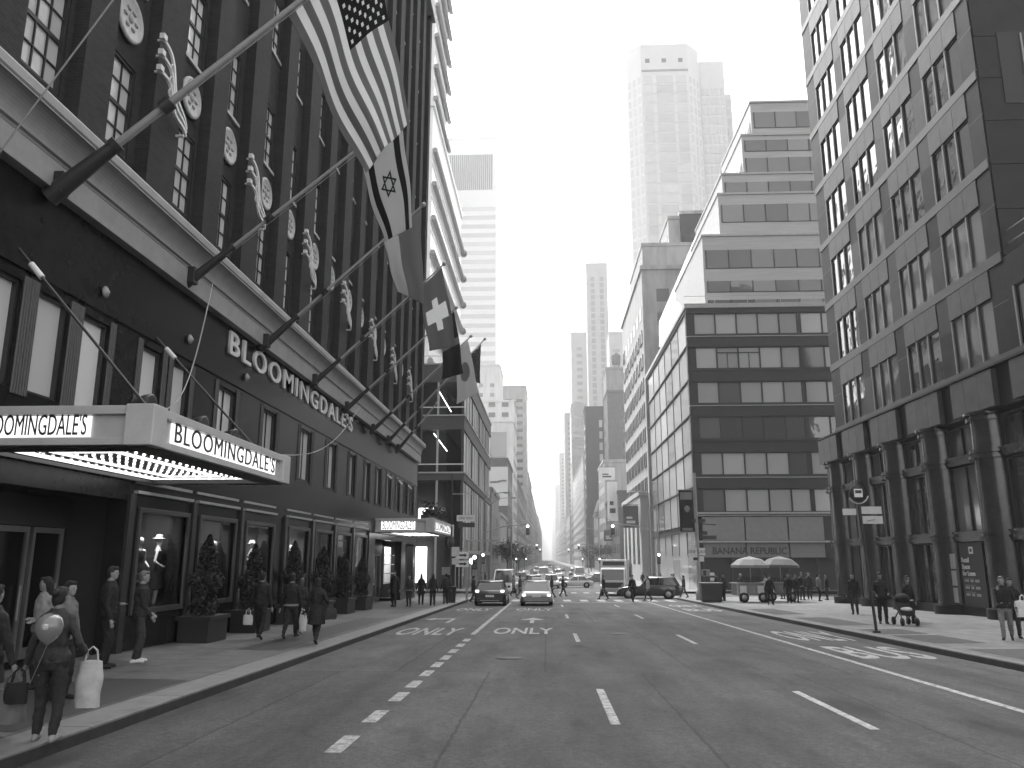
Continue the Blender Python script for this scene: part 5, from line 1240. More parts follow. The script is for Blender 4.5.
# ---------------------------------------------------------------- vehicles (front towards local +y)
TAILM = glow('lit_tail_lamp', .55, .9); HEADM = glow('lit_head_lamp', 2.0); LENS = mat('lamp_lens', .35, .15, .05, spec=.8)
CARG = pane('car_glass', .02, .05, 0, .9)
def rr(w, z0, z1, y, k=.10, tum=0.):                            # rounded box section in xz at y
    h = z1-z0; k = min(k, h*.45)
    pts = []
    for sx, sz, a0 in ((1, -1, -PI/2), (1, 1, 0), (-1, 1, PI/2), (-1, -1, PI)):
        for i in range(4):
            a = a0+PI/2*i/3; z = (z1-k if sz > 0 else z0+k)+k*math.sin(a); ww = w-tum*(z-z0)/h
            pts.append((sx*(ww-k)+k*math.cos(a), y, z))
    return pts
def car(label, x, y, rz, paint, L=4.7, W=1.84, Hh=1.46, kind='sedan', group=None, cat='car', brake=True, sign=False, head=False, z=None):
    t = thing('parked_car' if False else 'car', label, cat, (x, y, G(y) if z is None else z), rad(rz), group)
    l, w = L/2, W/2
    if kind == 'suv': belt, roof, f0, f1, r1, r0 = 1.02, Hh, .62, .12, -l+.55, -l+.18
    elif kind == 'van': belt, roof, f0, f1, r1, r0 = 1.05, Hh, l-.75, l-1.5, -l+.12, -l+.04
    else: belt, roof, f0, f1, r1, r0 = .88, Hh, .95, .15, -l+1.25, -l+.55
    hood = belt-.06; st_ = [(-l, .86, .36, belt-.28), (-l+.12, .95, .27, belt-.08), (-l+.5, 1, .24, belt), (-l*.4, 1, .22, belt+.01), (.3, 1, .22, belt), (l-1.3, 1, .22, hood), (l-.5, .97, .24, hood-.10), (l-.12, .90, .28, hood-.22), (l, .78, .36, hood-.36)]
    if kind == 'van': st_ = [(-l, .96, .36, belt), (-l+.1, 1, .3, belt), (0, 1, .26, belt), (l-.9, 1, .26, belt), (l-.3, .96, .3, belt-.2), (l, .86, .38, belt-.42)]
    mb = MB(); mb.rings([rr(w*k, z0, z1, yy, .11) for yy, k, z0, z1 in st_]); body = mb.build('body', paint, t)
    # glasshouse with pillars and roof
    wb, wt = w*.93, w*.74
    def q(y0, y1, z, ww): return [(-ww, y0, z), (ww, y0, z), (ww, y1, z), (-ww, y1, z)]
    mb = MB(); mb.rings([q(r0, f0, belt-.05, wb), q(r1-.02, f1+.02, roof-.07, wt)], False); mb.build('glass', CARG, t)
    mb = MB(); mb.rings([q(r1-.06, f1+.08, roof-.09, wt+.03), q(r1-.02, f1+.0, roof-.03, wt+.0), q(r1+.15, f1-.15, roof, wt-.12)], True); mb.build('roof', paint, t)
    mb = MB()
    for s in (-1, 1):
        for (ya, yb, wd) in ((f0, f1, .07), (r0, r1, .12 if kind != 'van' else .2), ((f1+r1)/2+.15, (f1+r1)/2+.12, .09)):
            mb.bar((s*(wb+.005), ya, belt-.06), (s*(wt+.01), yb, roof-.06), wd, .05)
        mb.bar((s*wb, r0, belt), (s*wb, f0, belt), .05, .05)
    mb.build('pillars', paint, t)
    wr = .33 if kind == 'sedan' else .36
    for s in (-1, 1):
        for yy in (l-.9, -l+.95):
            MB().lathe([(.001, 0), (wr+.06, 0), (wr+.06, .012), (.001, .012)], (s*(w-.004)-(.012 if s < 0 else 0), yy, wr), 20, axis='x').build('wheel_arch', BLACK, t)
            o = MB().lathe([(.2, -.1), (wr-.03, -.11), (wr, -.08), (wr, .08), (wr-.03, .11), (.2, .1)], (s*(w-.07), yy, wr), 22, axis='x').build('tyre', TYRE, t)
            o.name = 'wheel'; MB().lathe([(.001, .0), (.2, -.02), (.215, .02), (.2, .05), (.001, .03)] if s > 0 else [(.001, .0), (.2, .02), (.215, -.02), (.2, -.05), (.001, -.03)], (s*(w+.03), yy, wr), 16, axis='x').build('rim', RIM, o)
    zl = belt-.2 if kind != 'suv' else belt-.12
    for s in (-1, 1):
        MB().box(s*w*.82-.11, s*w*.82+.11, -l-.015, -l+.14, zl-.07, zl+.07).build('tail_lamp', TAILM if brake else LENS, t, .02)
        MB().box(s*w*.68-.2, s*w*.68+.2, l-.18, l-.03, hood-.36, hood-.2).build('headlamp', HEADM if head else LENS, t, .03)
        MB().ball((s*(w+.1), f0-.25, belt+.06), (.1, .05, .075), 10, 6).build('mirror', paint, t)
    MB().box(-.26, .26, -l-.03, -l, .56, .68).build('number_plate', WHITE, t); MB().box(-w*.86, w*.86, -l-.06, -l+.1, .30, .48).build('rear_bumper', BLACK if kind == 'suv' else paint, t, .03)
    MB().box(-w*.62, w*.62, -l-.075, -l-.02, .34, .385).build('bumper_strip', STEEL, t)
    MB().box(-w*.8, w*.8, l-.1, l+.05, .28, .5).build('front_bumper', BLACK, t, .03); MB().box(-.55, .55, l-.1, l+.0, hood-.33, hood-.16).build('grille', BLACK, t, .01)
    if sign: MB().box(-.3, .3, -.35, -.15, roof+.0, roof+.16).build('roof_sign', WHITE, t, .02)
    return t
def car_paint(n, v): return mat('car_paint_'+n, v, .28, .03, 2, spec=.6, coat=.7)
PB, PW, PY, PG, PD = car_paint('black', .015), car_paint('white', .72), car_paint('taxi', .2), car_paint('grey', .2), car_paint('dark', .05)
car('dark car stopped in the left turning lane with its rear lamps lit', -3.46, 51.9, 0, PB, 4.7, 1.86, 1.5, 'suv')
car('pale taxi stopped in the second lane with rear lamps lit', -.66, 51.9, 0, PY, 4.8, 1.84, 1.5, 'sedan', cat='taxi', sign=True)
car('dark estate car turning through the crossing in front of the stepped office', 8.0, 65.0, 78, PB, 4.9, 1.9, 1.66, 'suv', brake=False)
car('white car waiting across the avenue far up the right side', 3.6, 106, 90, PW, 4.7, 1.84, 1.5, 'sedan', brake=False)
car('pale car beside the white one far up the right side', 7.2, 122, 84, PY, 4.7, 1.84, 1.6, 'suv', brake=False)
car('white van facing away behind the dark car', -4.2, 82, 0, PW, 5.4, 2.1, 2.3, 'van', cat='van')
car('dark car half hidden to the right of the white van', -1.5, 86, 0, PD, 4.7, 1.86, 1.75, 'suv')
def box_truck(label, x, y, rz, m):
    t = thing('box_truck', label, 'truck', (x, y, G(y)), rad(rz))
    MB().box(-1.15, 1.15, -3.6, 1.6, .9, 3.1).build('cargo_box', m, t, .04)
    mb = MB(); mb.prism([(-1.05, 1.65, .5), (-1.05, 3.5, .5), (-1.05, 3.55, 1.35), (-1.05, 3.0, 2.35), (-1.05, 1.65, 2.45)], (2.1, 0, 0)); mb.build('cab', m, t, .05)
    mb = MB(); mb.prism([(-.95, 3.54, 1.42), (-.95, 3.06, 2.26), (.95, 3.06, 2.26), (.95, 3.54, 1.42)], (0, .03, .01)); mb.build('windscreen', CARG, t)
    for s in (-1, 1): MB().box(s*1.06-.01, s*1.06+.01, 2.0, 2.9, 1.4, 2.2).build('side_window', CARG, t)
    MB().box(-.9, .9, 3.52, 3.6, .75, 1.2).build('grille', BLACK, t); MB().box(-1.1, 1.1, 3.5, 3.68, .42, .66).build('bumper', STEEL, t, .02)
    MB().box(-.95, .95, 1.5, 1.75, 2.6, 2.95).build('roof_sign', GLASS_M, t)
    for s in (-1, 1):
        MB().box(s*.85-.13, s*.85+.13, 3.5, 3.62, .82, 1.02).build('headlamp', HEADM if s > 0 else LENS, t, .02)
        for yy in (2.6, -2.3):
            o = MB().lathe([(.2, -.14), (.42, -.14), (.45, 0), (.42, .14), (.2, .14)], (s*1.0, yy, .45), 20, axis='x').build('wheel', TYRE, t); MB().lathe([(.001, -.0), (.22, s*.0), (.22, s*.16), (.001, s*.14)], (s*1.0, yy, .45), 14, axis='x').build('rim', RIM, o)
    MB().box(-1.05, 1.05, -3.5, 3.4, .45, .9).build('chassis', BLACK, t)
    return t
box_truck('white box truck facing us at the crossing, right of the middle', 6.1, 74.5, 172, PW)
def bus(label, x, y, rz, m):
    t = thing('bus', label, 'bus', (x, y, G(y)), rad(rz)); mb = MB(); mb.rings([rr(1.27, .35, 3.1, yy, .18) for yy in (-6, 6)]); mb.build('body', m, t)
    MB().box(-1.1, 1.1, -6.03, -5.98, 1.6, 2.7).build('rear_window', CARG, t); MB().box(-1.1, 1.1, 5.98, 6.03, 1.1, 2.9).build('windscreen', CARG, t)
    for s in (-1, 1):
        for i in range(6): MB().box(s*1.28-.012, s*1.28+.012, -5.5+1.9*i, -3.8+1.9*i, 1.4, 2.5).build('side_window', CARG, t)
        MB().box(s*.95-.1, s*.95+.1, -6.05, -5.98, .9, 1.25).build('tail_lamp', TAILM, t)
        for yy in (4, -3.6): MB().lathe([(.001, -.14), (.46, -.14), (.46, .14), (.001, .14)], (s*1.15, yy, .46), 18, axis='x').build('wheel', TYRE, t)
    return t
bus('pale bus stopped along the right kerb beyond the box truck', 8.0, 96, 0, PG)
far = [(-4.0, 98, PY, 'sedan', 'taxi just ahead of the white van in the left lane'), (.5, 104, PW, 'suv', 'white car in the middle lane of the far traffic, nearest of it'), (-1.0, 118, PD, 'sedan', 'dark car in the far traffic behind the nearest white one'), (2.4, 128, PY, 'sedan', 'pale taxi in the far traffic right of the dark car'),
       (-3.9, 122, PG, 'suv', 'grey car in the far left lane'), (-.6, 146, PW, 'van', 'white van deep in the far traffic'), (2.6, 160, PD, 'suv', 'dark car deep in the far traffic on the right'), (-4.0, 150, PY, 'sedan', 'pale taxi along the far left kerb'),
       (.4, 185, PY, 'sedan', 'pale taxi in the distance in the middle lane'), (5.6, 176, PG, 'suv', 'grey car in the distance right of the middle'), (-2.4, 205, PW, 'suv', 'white car in the distance left of the middle'), (3, 226, PD, 'sedan', 'small dark car far down the avenue'), (-.8, 250, PY, 'sedan', 'small pale taxi far down the avenue'), (5.8, 150, PW, 'van', 'white van on the right of the far traffic'), (.8, 300, PG, 'suv', 'farthest grey car visible down the avenue')]
protos = {}
for (x, y, p, k, lb) in far:
    dims = dict(sedan=(4.7, 1.84, 1.48), suv=(4.7, 1.88, 1.72), van=(5.4, 2.0, 2.2))[k]
    key = (p.name, k)
    if key in protos: copy_thing(protos[key], (x, y, G(y)), 0, lb, 'cars queuing far down the avenue')
    else: protos[key] = car(lb, x, y, 0, p, *dims, k, 'cars queuing far down the avenue', sign=(p is PY))

# ---------------------------------------------------------------- street furniture
def sign_plate(t, x, z, w, h, m=WHITE, lettering=None, d=-.07, dark=False, rz=0):
    o = MB().box(-w/2, w/2, -.012, .0, -h/2, h/2).build('sign_plate', m, t, loc=(x, d, z), rz=rz)
    if lettering: tx = text('lettering', lettering, BLACK if not dark else WHITE, o, h*.62, (0, -.016, -h*.22), (PI/2, 0, 0), sx=.8, depth=.006, align='CENTER')
    return o
# leaning bus stop pole
bx, by = 10.1, 26.1
t = thing('bus_stop_sign', 'bus stop pole leaning left with a round bus emblem and pale plates', 'bus stop sign', (bx, by, SW(bx, by)))
top = on_y(857, 492, by)-V((bx, by, SW(bx, by)))
MB().tube((0,0,0), top, .045, n=10).build('pole', POLE and BLACK, t); u = top.normalized(); MB().tube((0,0,0), (0,0,.06), .12).build('base', BLACK, t)
c = top-u*.05
MB().lathe([(.001, -.02), (.27, -.02), (.27, .01), (.001, .01)], c+V((0,-.06,0)), 26, axis='y').build('emblem_disc', mat('emblem_dark', .03, .4, 0), t)
q = MB(); q.box(c.x-.13, c.x+.13, c.y-.1, c.y-.082, c.z-.12, c.z+.14); q.build('bus_emblem', WHITE, t)
q = MB(); q.box(c.x-.1, c.x+.1, c.y-.106, c.y-.101, c.z+.0, c.z+.1); q.build('bus_emblem_window', BLACK, t)
q = MB()
for i in range(9): a = rad(210+15*i); b = rad(225+15*i); q.bar(c+V((.32*math.cos(a), -.06, .32*math.sin(a))), c+V((.32*math.cos(b), -.06, .32*math.sin(b))), .05, .03)
q.build('emblem_arc', STEEL, t)
for (dx, dz, w, h) in ((-.32, -.58, .42, .2), (.37, -.53, .62, .23), (.38, -.83, .62, .24)): MB().box(c.x+dx-w/2, c.x+dx+w/2, c.y-.07, c.y-.05, c.z+dz-h/2, c.z+dz+h/2).build('route_plate', WHITE if False else mat('dull_white_plate', .5, .5, .1), t)
q = MB(); q.bar(c+V((.2, -.075, -.86)), c+V((.45, -.075, -.82)), .06, .01); q.build('route_mark', BLACK, t)
# right corner pole with banner and signs
px_, py_ = 10.35, 56.6
t = thing('corner_signal_pole', 'tall pole at the right corner with a dark banner and street signs', 'signal pole', (px_, py_, SW(px_, py_)))
MB().tube((0,0,0), (0,0,8.6), .13, .09, 14).build('pole', STEEL, t); MB().lathe([(.001,0),(.28,0),(.26,.5),(.17,.75),(.14,.8)], (0,0,0), 14).build('base', STEEL, t)
MB().box(-1.15, -.15, -.02, .02, 4.55, 7.4).build('banner', mat('dark_banner', .03, .8, .15), t); MB().box(-1.05, -.25, -.03, -.021, 6.75, 7.25).build('banner_panel', GRY, t); MB().box(-1.0, -.3, -.03, -.021, 4.62, 4.8).build('banner_strip', GRY, t)
q = MB(); q.ball((-.62, -.03, 6.1), (.2, .02, .24), 10, 6); q.build('banner_mark', GRY, t)
for z in (7.42, 4.52): MB().bar((-1.2, 0, z), (0, 0, z), .05).build('banner_arm', STEEL, t)
sign_plate(t, .15, 5.3, .9, .24, mat('street_name_plate', .05, .5, .1), None); MB().bar((0,0,5.1),(1.3,-.2,5.0), .06).build('sign_arm', BLACK, t); sign_plate(t, .75, 4.15, 1.1, .26, mat('street_name_plate', .05, .5, .1))
sign_plate(t, .42, 4.45, .55, .25, mat('street_name_plate', .05, .5, .1))
sign_plate(t, -.1, 3.2, 1.15, .5, WHITE, 'ONE WAY'); sign_plate(t, -.1, 2.72, .95, .36, WHITE); q = MB(); q.box(-.35, .0, -.1, -.085, 2.62, 2.82); q.build('plate_mark', BLACK, t)
MB().box(.18, .72, -.2, .12, 1.55, 2.0).build('walk_signal', GRY, t, .03); MB().box(.25, .45, -.215, -.2, 1.6, 1.95).build('walk_signal_face', BLACK, t)
# litter bin and newspaper boxes at the right corner
t = thing('litter_bin', 'square dark litter bin beside the right corner pole', 'litter bin', (10.25, 52.3, SW(10.2, 52.3)))
MB().box(-.62, .62, -.4, .4, .06, 1.12).build('body', BLACK, t, .03); MB().box(-.68, .68, -.45, .45, 1.125, 1.2).build('lid', GRY, t, .02); MB().box(-.55, .55, -.36, .36, 0, .06).build('foot', BLACK, t)
t = thing('notice_rack', 'narrow pole-mounted rack of pale leaflets behind the litter bin', 'rack', (11.0, 55.4, SW(11, 55.4))); MB().tube((0,0,0),(0,0,1.9),.03).build('post', BLACK, t)
for k in range(4): MB().box(-.14, .14, -.06, .0, .6+.33*k, .8+.33*k).build('leaflet_tray', WHITE, t)
# round bin at left corner
t = thing('round_litter_bin', 'round dark litter bin at the left kerb by the corner', 'litter bin', (-5.95, 50.6, SW(-5.95, 50.6)))
MB().lathe([(.30, 0), (.36, .9), (.39, .95), (.33, .97), (.30, .9), (.27, .1), (.001, .08)], (0,0,0), 20).build('basket', BLACK, t)
# lamp posts, signals and signs along the avenue
def signal_head(t, p, rz=0, lit=1):
    o = MB().box(-.17, .17, -.2, .0, -.5, .5).build('signal_head', mat('signal_housing', .06, .5, .1), t, .02, loc=p, rz=rz)
    for k, z in enumerate((.32, 0, -.32)): MB().lathe([(.001, -.03), (.11, -.03), (.12, 0), (.001, 0)], (0, -.2, z), 12, axis='y').build('lens', glow('lit_signal', 3) if k == lit else GLASS_D, o)
    return o
def mast(label, x, y, arm, side, h=6.2, lamp=True):
    t = thing('signal_mast', label, 'traffic signal', (x, y, SW(x, y)))
    MB().lathe([(.001,0),(.25,0),(.22,.6),(.12,.8),(.1,1.0)], (0,0,0), 12).build('base', STEEL, t); MB().tube((0,0,.6), (0,0,h), .09, .07).build('pole', POLE, t)
    MB().path([(0,0,h-.7), (side*arm*.5, 0, h-.1), (side*arm, 0, h+.1)], .05).build('mast_arm', POLE, t); MB().path([(0,0,h), (side*arm*.5, 0, h-.1)], .02).build('stay', POLE, t)
    signal_head(t, (side*arm, -.02, h-.45), 0, 0); signal_head(t, (-side*.0, -.12, 3.1), 0, 0)
    if lamp:
        MB().path([(0,0,h), (0,0,h+2.2), (side*.6, 0, h+2.9), (side*2.0, 0, h+3.1)], .045).build('lamp_arm', POLE, t); MB().ball((side*2.2, 0, h+3.05), (.38, .14, .09), 12, 6).build('lamp_head', GRY, t)
    return t
mast('traffic signal mast on the left far corner, its arm over the avenue', -6.0, 77, 4.2, 1)
mast('traffic signal mast on the right far corner by the stepped office', 10.4, 77, 4.2, -1)
mast('traffic signal mast at the next street down on the left', -6.0, 160, 4, 1); mast('traffic signal mast at the next street down on the right', 10.2, 160, 4, -1)
mast('distant traffic signal mast two streets down on the left', -6.0, 236, 4, 1); mast('distant traffic signal mast two streets down on the right', 10.2, 236, 4, -1)
def lamp_post(label, x, y, side, h=9.2):
    t = thing('street_lamp', label, 'street lamp', (x, y, SW(x, y)), 0, 'street lamps along the avenue')
    MB().lathe([(.001,0),(.24,0),(.2,.7),(.11,.9),(.09,1.1)], (0,0,0), 12).build('base', STEEL, t); MB().tube((0,0,.9), (0,0,h), .085, .055).build('pole', POLE, t)
    MB().path([(0,0,h-.1), (side*.7, 0, h+.45), (side*2.2, 0, h+.6)], .04).build('arm', POLE, t); MB().ball((side*2.4, 0, h+.55), (.4, .15, .1), 12, 6).build('lamp_head', GRY, t)
    return t
lamp_post('street lamp on the left kerb just beyond the side street', -6.0, 88, 1); lamp_post('street lamp on the left kerb by the corniced house', -6.0, 138, 1); lamp_post('street lamp on the right kerb by the setback building', 10.3, 128, -1); lamp_post('far street lamp on the right kerb by the limestone house', 10.3, 205, -1); lamp_post('far street lamp on the left kerb by the studio block', -6.0, 240, 1)
# cluster of poles and signs on the left corner
t = thing('sign_post', 'tall dark lamp post on the left corner carrying a lantern and arrow signs', 'sign post', (-6.3, 53.5, SW(-6.3, 53.5)))
MB().tube((0,0,0), (0,0,8.2), .07, .05).build('pole', BLACK, t); MB().bar((0,0,6.9), (1.6,0,6.9), .06).build('arm', STEEL, t)
MB().lathe([(.001, -.35), (.16, -.3), (.24, 0), (.2, .3), (.05, .42)], (-.0, -.1, 3.7), 12).build('lantern', BLACK, t)
sign_plate(t, .95, 5.3, 1.2, .4, WHITE, 'ONE WAY'); sign_plate(t, 1.0, 4.85, 1.1, .3, mat('street_name_plate', .05, .5, .1)); sign_plate(t, .75, 2.9, .85, .45, WHITE); sign_plate(t, .75, 2.35, .85, .4, WHITE); sign_plate(t, -.3, 1.9, .55, .5, GRY)
q = MB()
for z in (2.9, 2.35): q.box(.55, .9, -.1, -.085, z-.06, z+.06); q.prism([(.9, -.1, z-.13), (1.06, -.1, z), (.9, -.1, z+.13)], (0, .015, 0))
q.build('arrow_mark', BLACK, t)
t = thing('sign_post', 'thin grey sign post at the left kerb just before the dark car', 'sign post', (-5.85, 52.2, SW(-5.85, 52.2))); MB().tube((0,0,0),(0,0,3.4),.035).build('pole', STEEL, t); sign_plate(t, 0, 3.1, .5, .6, mat('dull_white_plate', .5)); sign_plate(t, 0, 2.5, .45, .4, mat('dull_white_plate', .5))
t = thing('traffic_signal', 'left kerb traffic signal on a grey pole with a crossbar', 'traffic signal', (-5.5, 56.2, SW(-5.9, 56.2))); MB().tube((0,0,0),(0,0,4.0),.08).build('pole', STEEL, t); MB().bar((-.0,0,3.95),(2.2,0,3.95), .09).build('crossbar', STEEL, t); signal_head(t, (.55, -.1, 2.5), 0, 0)
t = thing('corner_lamp', 'small lit globe lamp by the corner store entrance', 'lamp', (-7.2, 78.5, SW(-7.2, 78.5))); MB().tube((0,0,0),(0,0,2.6),.05).build('post', BLACK, t); MB().ball((0,0,2.85), .26, 14, 10).build('globe', glow('lit_globe', 5), t)
# side-street shop signs hanging on the right wall
for i, (y, z, w, h, m, lb) in enumerate(((126, 8.2, 2.4, 3.4, DGR, 'dark square hanging sign on the bank front'), (176, 14, 2.2, 8.5, WHT, 'tall white vertical banner sign on the dark shop row'), (181, 20.5, 3.6, 2.8, WHT, 'white rectangular sign above the vertical banner'), (190, 7, 2.2, 2.4, DGR, 'small dark hanging sign below the vertical banner'))):
    t = thing('hanging_sign', lb, 'sign', (RS-w/2-(1.3 if i == 0 else .1), y, 0)); MB().box(-w/2, w/2, -.12, .12, z-h/2, z+h/2).build('board', m, t, .02); MB().bar((-w/2, 0, z+h/2+.12), (w/2+.1, 0, z+h/2+.12), .1).build('bracket', BLACK, t)
    q = MB(); q.box(-w*.28, w*.28, -.14, -.121, z-h*.3, z-h*.18); q.box(-w*.28, w*.1, -.14, -.121, z-h*.1, z+h*.0); q.build('sign_mark', BLACK if m is WHT else WHT, t)
# food carts with umbrellas
def cart(label, x, y, rz, m, um, lbu):
    g_ = SW(x, y); t = thing('food_cart', label, 'food cart', (x, y, g_), rad(rz))
    MB().box(-1.0, 1.0, -.5, .5, .42, 1.12).build('cabinet', m, t, .03); MB().box(-1.08, 1.08, -.58, .58, 1.123, 1.18).build('counter', STEEL, t, .01)
    MB().box(-.7, .7, -.3, .35, 1.19, 1.52).build('glass_case', SHOP, t); q = MB()
    for i in range(7): q.ball((-.6+.2*i, -.1, 1.27), .07, 8, 5)
    q.build('food', CL['mid'], t)
    for s in (-1, 1): o = MB().lathe([(.001, -.04), (.3, -.04), (.3, .04), (.001, .04)], (s*.6, -.56, .3), 16, axis='y').build('wheel', TYRE, t); MB().lathe([(.001, -.06), (.17, -.06), (.17, .0), (.001, 0)], (s*.6, -.57, .3), 12, axis='y').build('rim', RIM, o)
    MB().bar((1.0, .2, .8), (1.5, .2, .95), .04).build('push_handle', STEEL, t)
    for k in range(3): MB().box(-.8+.55*k, -.4+.55*k, -.515, -.501, .55, 1.0).build('menu_panel', WHITE if k != 1 else GRY, t)
    u = thing('cart_umbrella', lbu, 'umbrella', (x+.1, y, g_+1.15)); MB().tube((0,0,0), (0,0,1.5), .025).build('pole', STEEL, u)
    q = MB(); n = 8; ap = V((0, 0, 1.62)); rim_ = [V((1.2*math.cos(2*PI*i/n), 1.2*math.sin(2*PI*i/n), 1.08)) for i in range(n)]; mid_ = [V((.75*math.cos(2*PI*i/n), .75*math.sin(2*PI*i/n), 1.43)) for i in range(n)]
    vs = [ap]+mid_+rim_+[r-V((0,0,.16)) for r in rim_]; fs = [(0, 1+i, 1+(i+1) % n) for i in range(n)]+[(1+i, 1+n+i, 1+n+(i+1) % n, 1+(i+1) % n) for i in range(n)]+[(1+n+i, 1+2*n+i, 1+2*n+(i+1) % n, 1+n+(i+1) % n) for i in range(n)]
    q.add(vs, fs); o = q.build('canopy', um, u); s_ = o.modifiers.new('t', 'SOLIDIFY'); s_.thickness = .01
    q = MB()
    for r in rim_: q.tube((0,0,1.1), ap.lerp(r, .6)-V((0,0,.03)), .008, n=5)
    q.build('ribs', STEEL, u)
    u.rotation_euler.y = rad(rnd.uniform(-5, 5)); return t
cart('food cart with pale sides under the white umbrella, nearer the litter bin', 12.5, 51.6, 8, mat('cart_metal', .5, .25, .1, metal=.6), CL['light'], 'white umbrella over the left food cart')
cart('food cart under the grey striped umbrella, farther right', 14.6, 52.6, -5, mat('cart_dark', .2, .3, .1, metal=.4), CL['mid'], 'grey umbrella over the right food cart')
# pushchair
t = thing('pushchair', 'dark pushchair with a white blanket on the right pavement', 'pushchair', (12.35, 29.3, SW(12.35, 29.3)), rad(180))
q = MB()
for s in (-1, 1): q.bar((s*.24, -.35, 1.0), (s*.24, .35, .22), .03); q.bar((s*.24, .1, .5), (s*.24, -.35, .14), .03)
q.bar((-.24, -.35, 1.0), (.24, -.35, 1.0), .03); q.build('frame', BLACK, t)
q = MB(); q.rings([ell(0, y_, z_, w_, d_) for y_, z_, w_, d_ in ((.1, .34, .2, .22), (.02, .5, .24, .28), (-.08, .75, .24, .2), (-.1, .82, .2, .1))]); q.build('seat', CL['charcoal'], t)
q = MB(); q.ball((0, -.1, .88), (.25, .28, .2), 14, 8); q.build('hood', CL['black'], t); q = MB(); q.ball((0, .16, .55), (.2, .2, .08), 12, 6); q.build('blanket', CL['white'], t)
for s in (-1, 1):
    for yy in (.35, -.35): MB().lathe([(.001, -.03), (.13, -.03), (.14, 0), (.13, .03), (.001, .03)], (s*.25, yy, .14), 16, axis='x').build('wheel', TYRE, t)
# tall clipped shrubs in planters along the store front
LEAF = mat('shrub_leaf', .014, .55, .4, 12)
def crown(n, fx, seed, s=.05):
    r = random.Random(seed); mb = MB()
    for _ in range(n):
        c, nn = fx(r); c = V(c); a = V((r.gauss(0,1), r.gauss(0,1), r.gauss(0,.7))).normalized(); b = a.cross(V((r.gauss(0,1), r.gauss(0,1), r.gauss(0,1)))).normalized(); k = s*r.uniform(.7, 1.4)
        mb.add([c-a*k, c-b*k*.5, c+a*k, c+b*k*.5], [(0,1,2,3)])
    return mb
def shrub_fx(r):
    z = r.random()**.8; rad_ = .56*math.sin(PI*(.12+.86*z)**.8)*(.82+.18*math.sin(z*17))*r.uniform(.55, 1.08); a = r.uniform(0, 2*PI); return (rad_*math.cos(a), rad_*.75*math.sin(a), .55+2.1*z), None
sh_me = crown(4200, shrub_fx, 3, .05).mesh('foliage', LEAF)
pot = MB(); pot.box(-.62, .62, -.4, .4, 0, .62); pot.box(-.68, .68, -.46, .46, .56, .66); pot = pot.mesh('planter_box', mat('dark_planter', .018, .5, .2))
lbs = ['tall dark shrub in a box planter nearest the near marquee', 'tall dark shrub beside the white-bagged walking man', 'tall dark shrub behind the walking men', 'tall dark shrub just past the woman in the long black coat', 'tall dark shrub two window bays before the far marquee', 'tall dark shrub closest to the far marquee']
for i, (y, lb) in enumerate(zip((21.6, 25.1, 29.1, 32.9, 36.4, 40.0), lbs)):
    t = thing('planter_shrub', lb, 'shrub', (-9.08, y, SW(-9, y)), PI/2+rnd.uniform(-.1, .1), 'planted shrubs along the store front')
    for me, nm in ((pot, 'planter_box'), (sh_me, 'foliage')):
        o = bpy.data.objects.new(nm, me); C.objects.link(o); o.parent = t; 
        if nm == 'foliage': o.rotation_euler.z = PI*(i % 2); o.scale = (1, 1, rnd.uniform(.95, 1.08))
    MB().tube((0,0,.5), (0,0,2.2), .04).build('stem', BRONZE, t)
def hedge_fx(r): return (r.uniform(-2.6, 2.6), r.uniform(-.25, .25), abs(r.gauss(.25, .22))), None
t = thing('marquee_plants', 'row of dark leafy plants on top of the far marquee', 'plants', (-6.9, 50, 4.12), PI/2); crown(1800, lambda r: ((r.uniform(-4.2, 4.2), r.uniform(-.25, .25), abs(r.gauss(.3, .22))*(1+.5*math.sin(r.random()*9))), None), 5, .09).build('foliage', LEAF, t); MB().box(-4.3, 4.3, -.25, .25, .002, .2).build('trough', BRONZE, t)
# street trees far down the left side
def tree(label, x, y, h, seed):
    t = thing('street_tree', label, 'tree', (x, y, SW(x, y)), 0, 'small street trees far down the avenue'); r = random.Random(seed)
    mb = MB(); mb.tube((0,0,0), (0,0,h*.45), .13, .09); ends = []
    for k in range(6): a = 2*PI*k/6+r.random(); e = V((math.cos(a)*h*.22, math.sin(a)*h*.22, h*r.uniform(.6, .85))); mb.tube((0,0,h*.42), e, .06, .025, 6); ends.append(e)
    mb.build('trunk', mat('bark', .05, .9, .3), t)
    crown(1500, lambda r_: (tuple(ends[r_.randrange(6)]+V((r_.gauss(0,.09*h), r_.gauss(0,.09*h), r_.gauss(0,.08*h)))), None), seed, .16).build('crown', LEAF, t)
for i, (x, y, h) in enumerate(((-7.2, 148, 6.5), (-7.2, 178, 7), (-7.2, 208, 6.5), (-7.2, 262, 8), (12.2, 178, 6.5), (12.2, 228, 7))):
    tree(('small leafy tree by the corniced house on the left', 'small leafy tree before the billboard house', 'leafy tree beneath the billboard', 'farthest leafy tree on the left pavement', 'leafy tree before the dark shop row on the right', 'farther leafy tree on the right pavement')[i], x, y, h, 20+i)
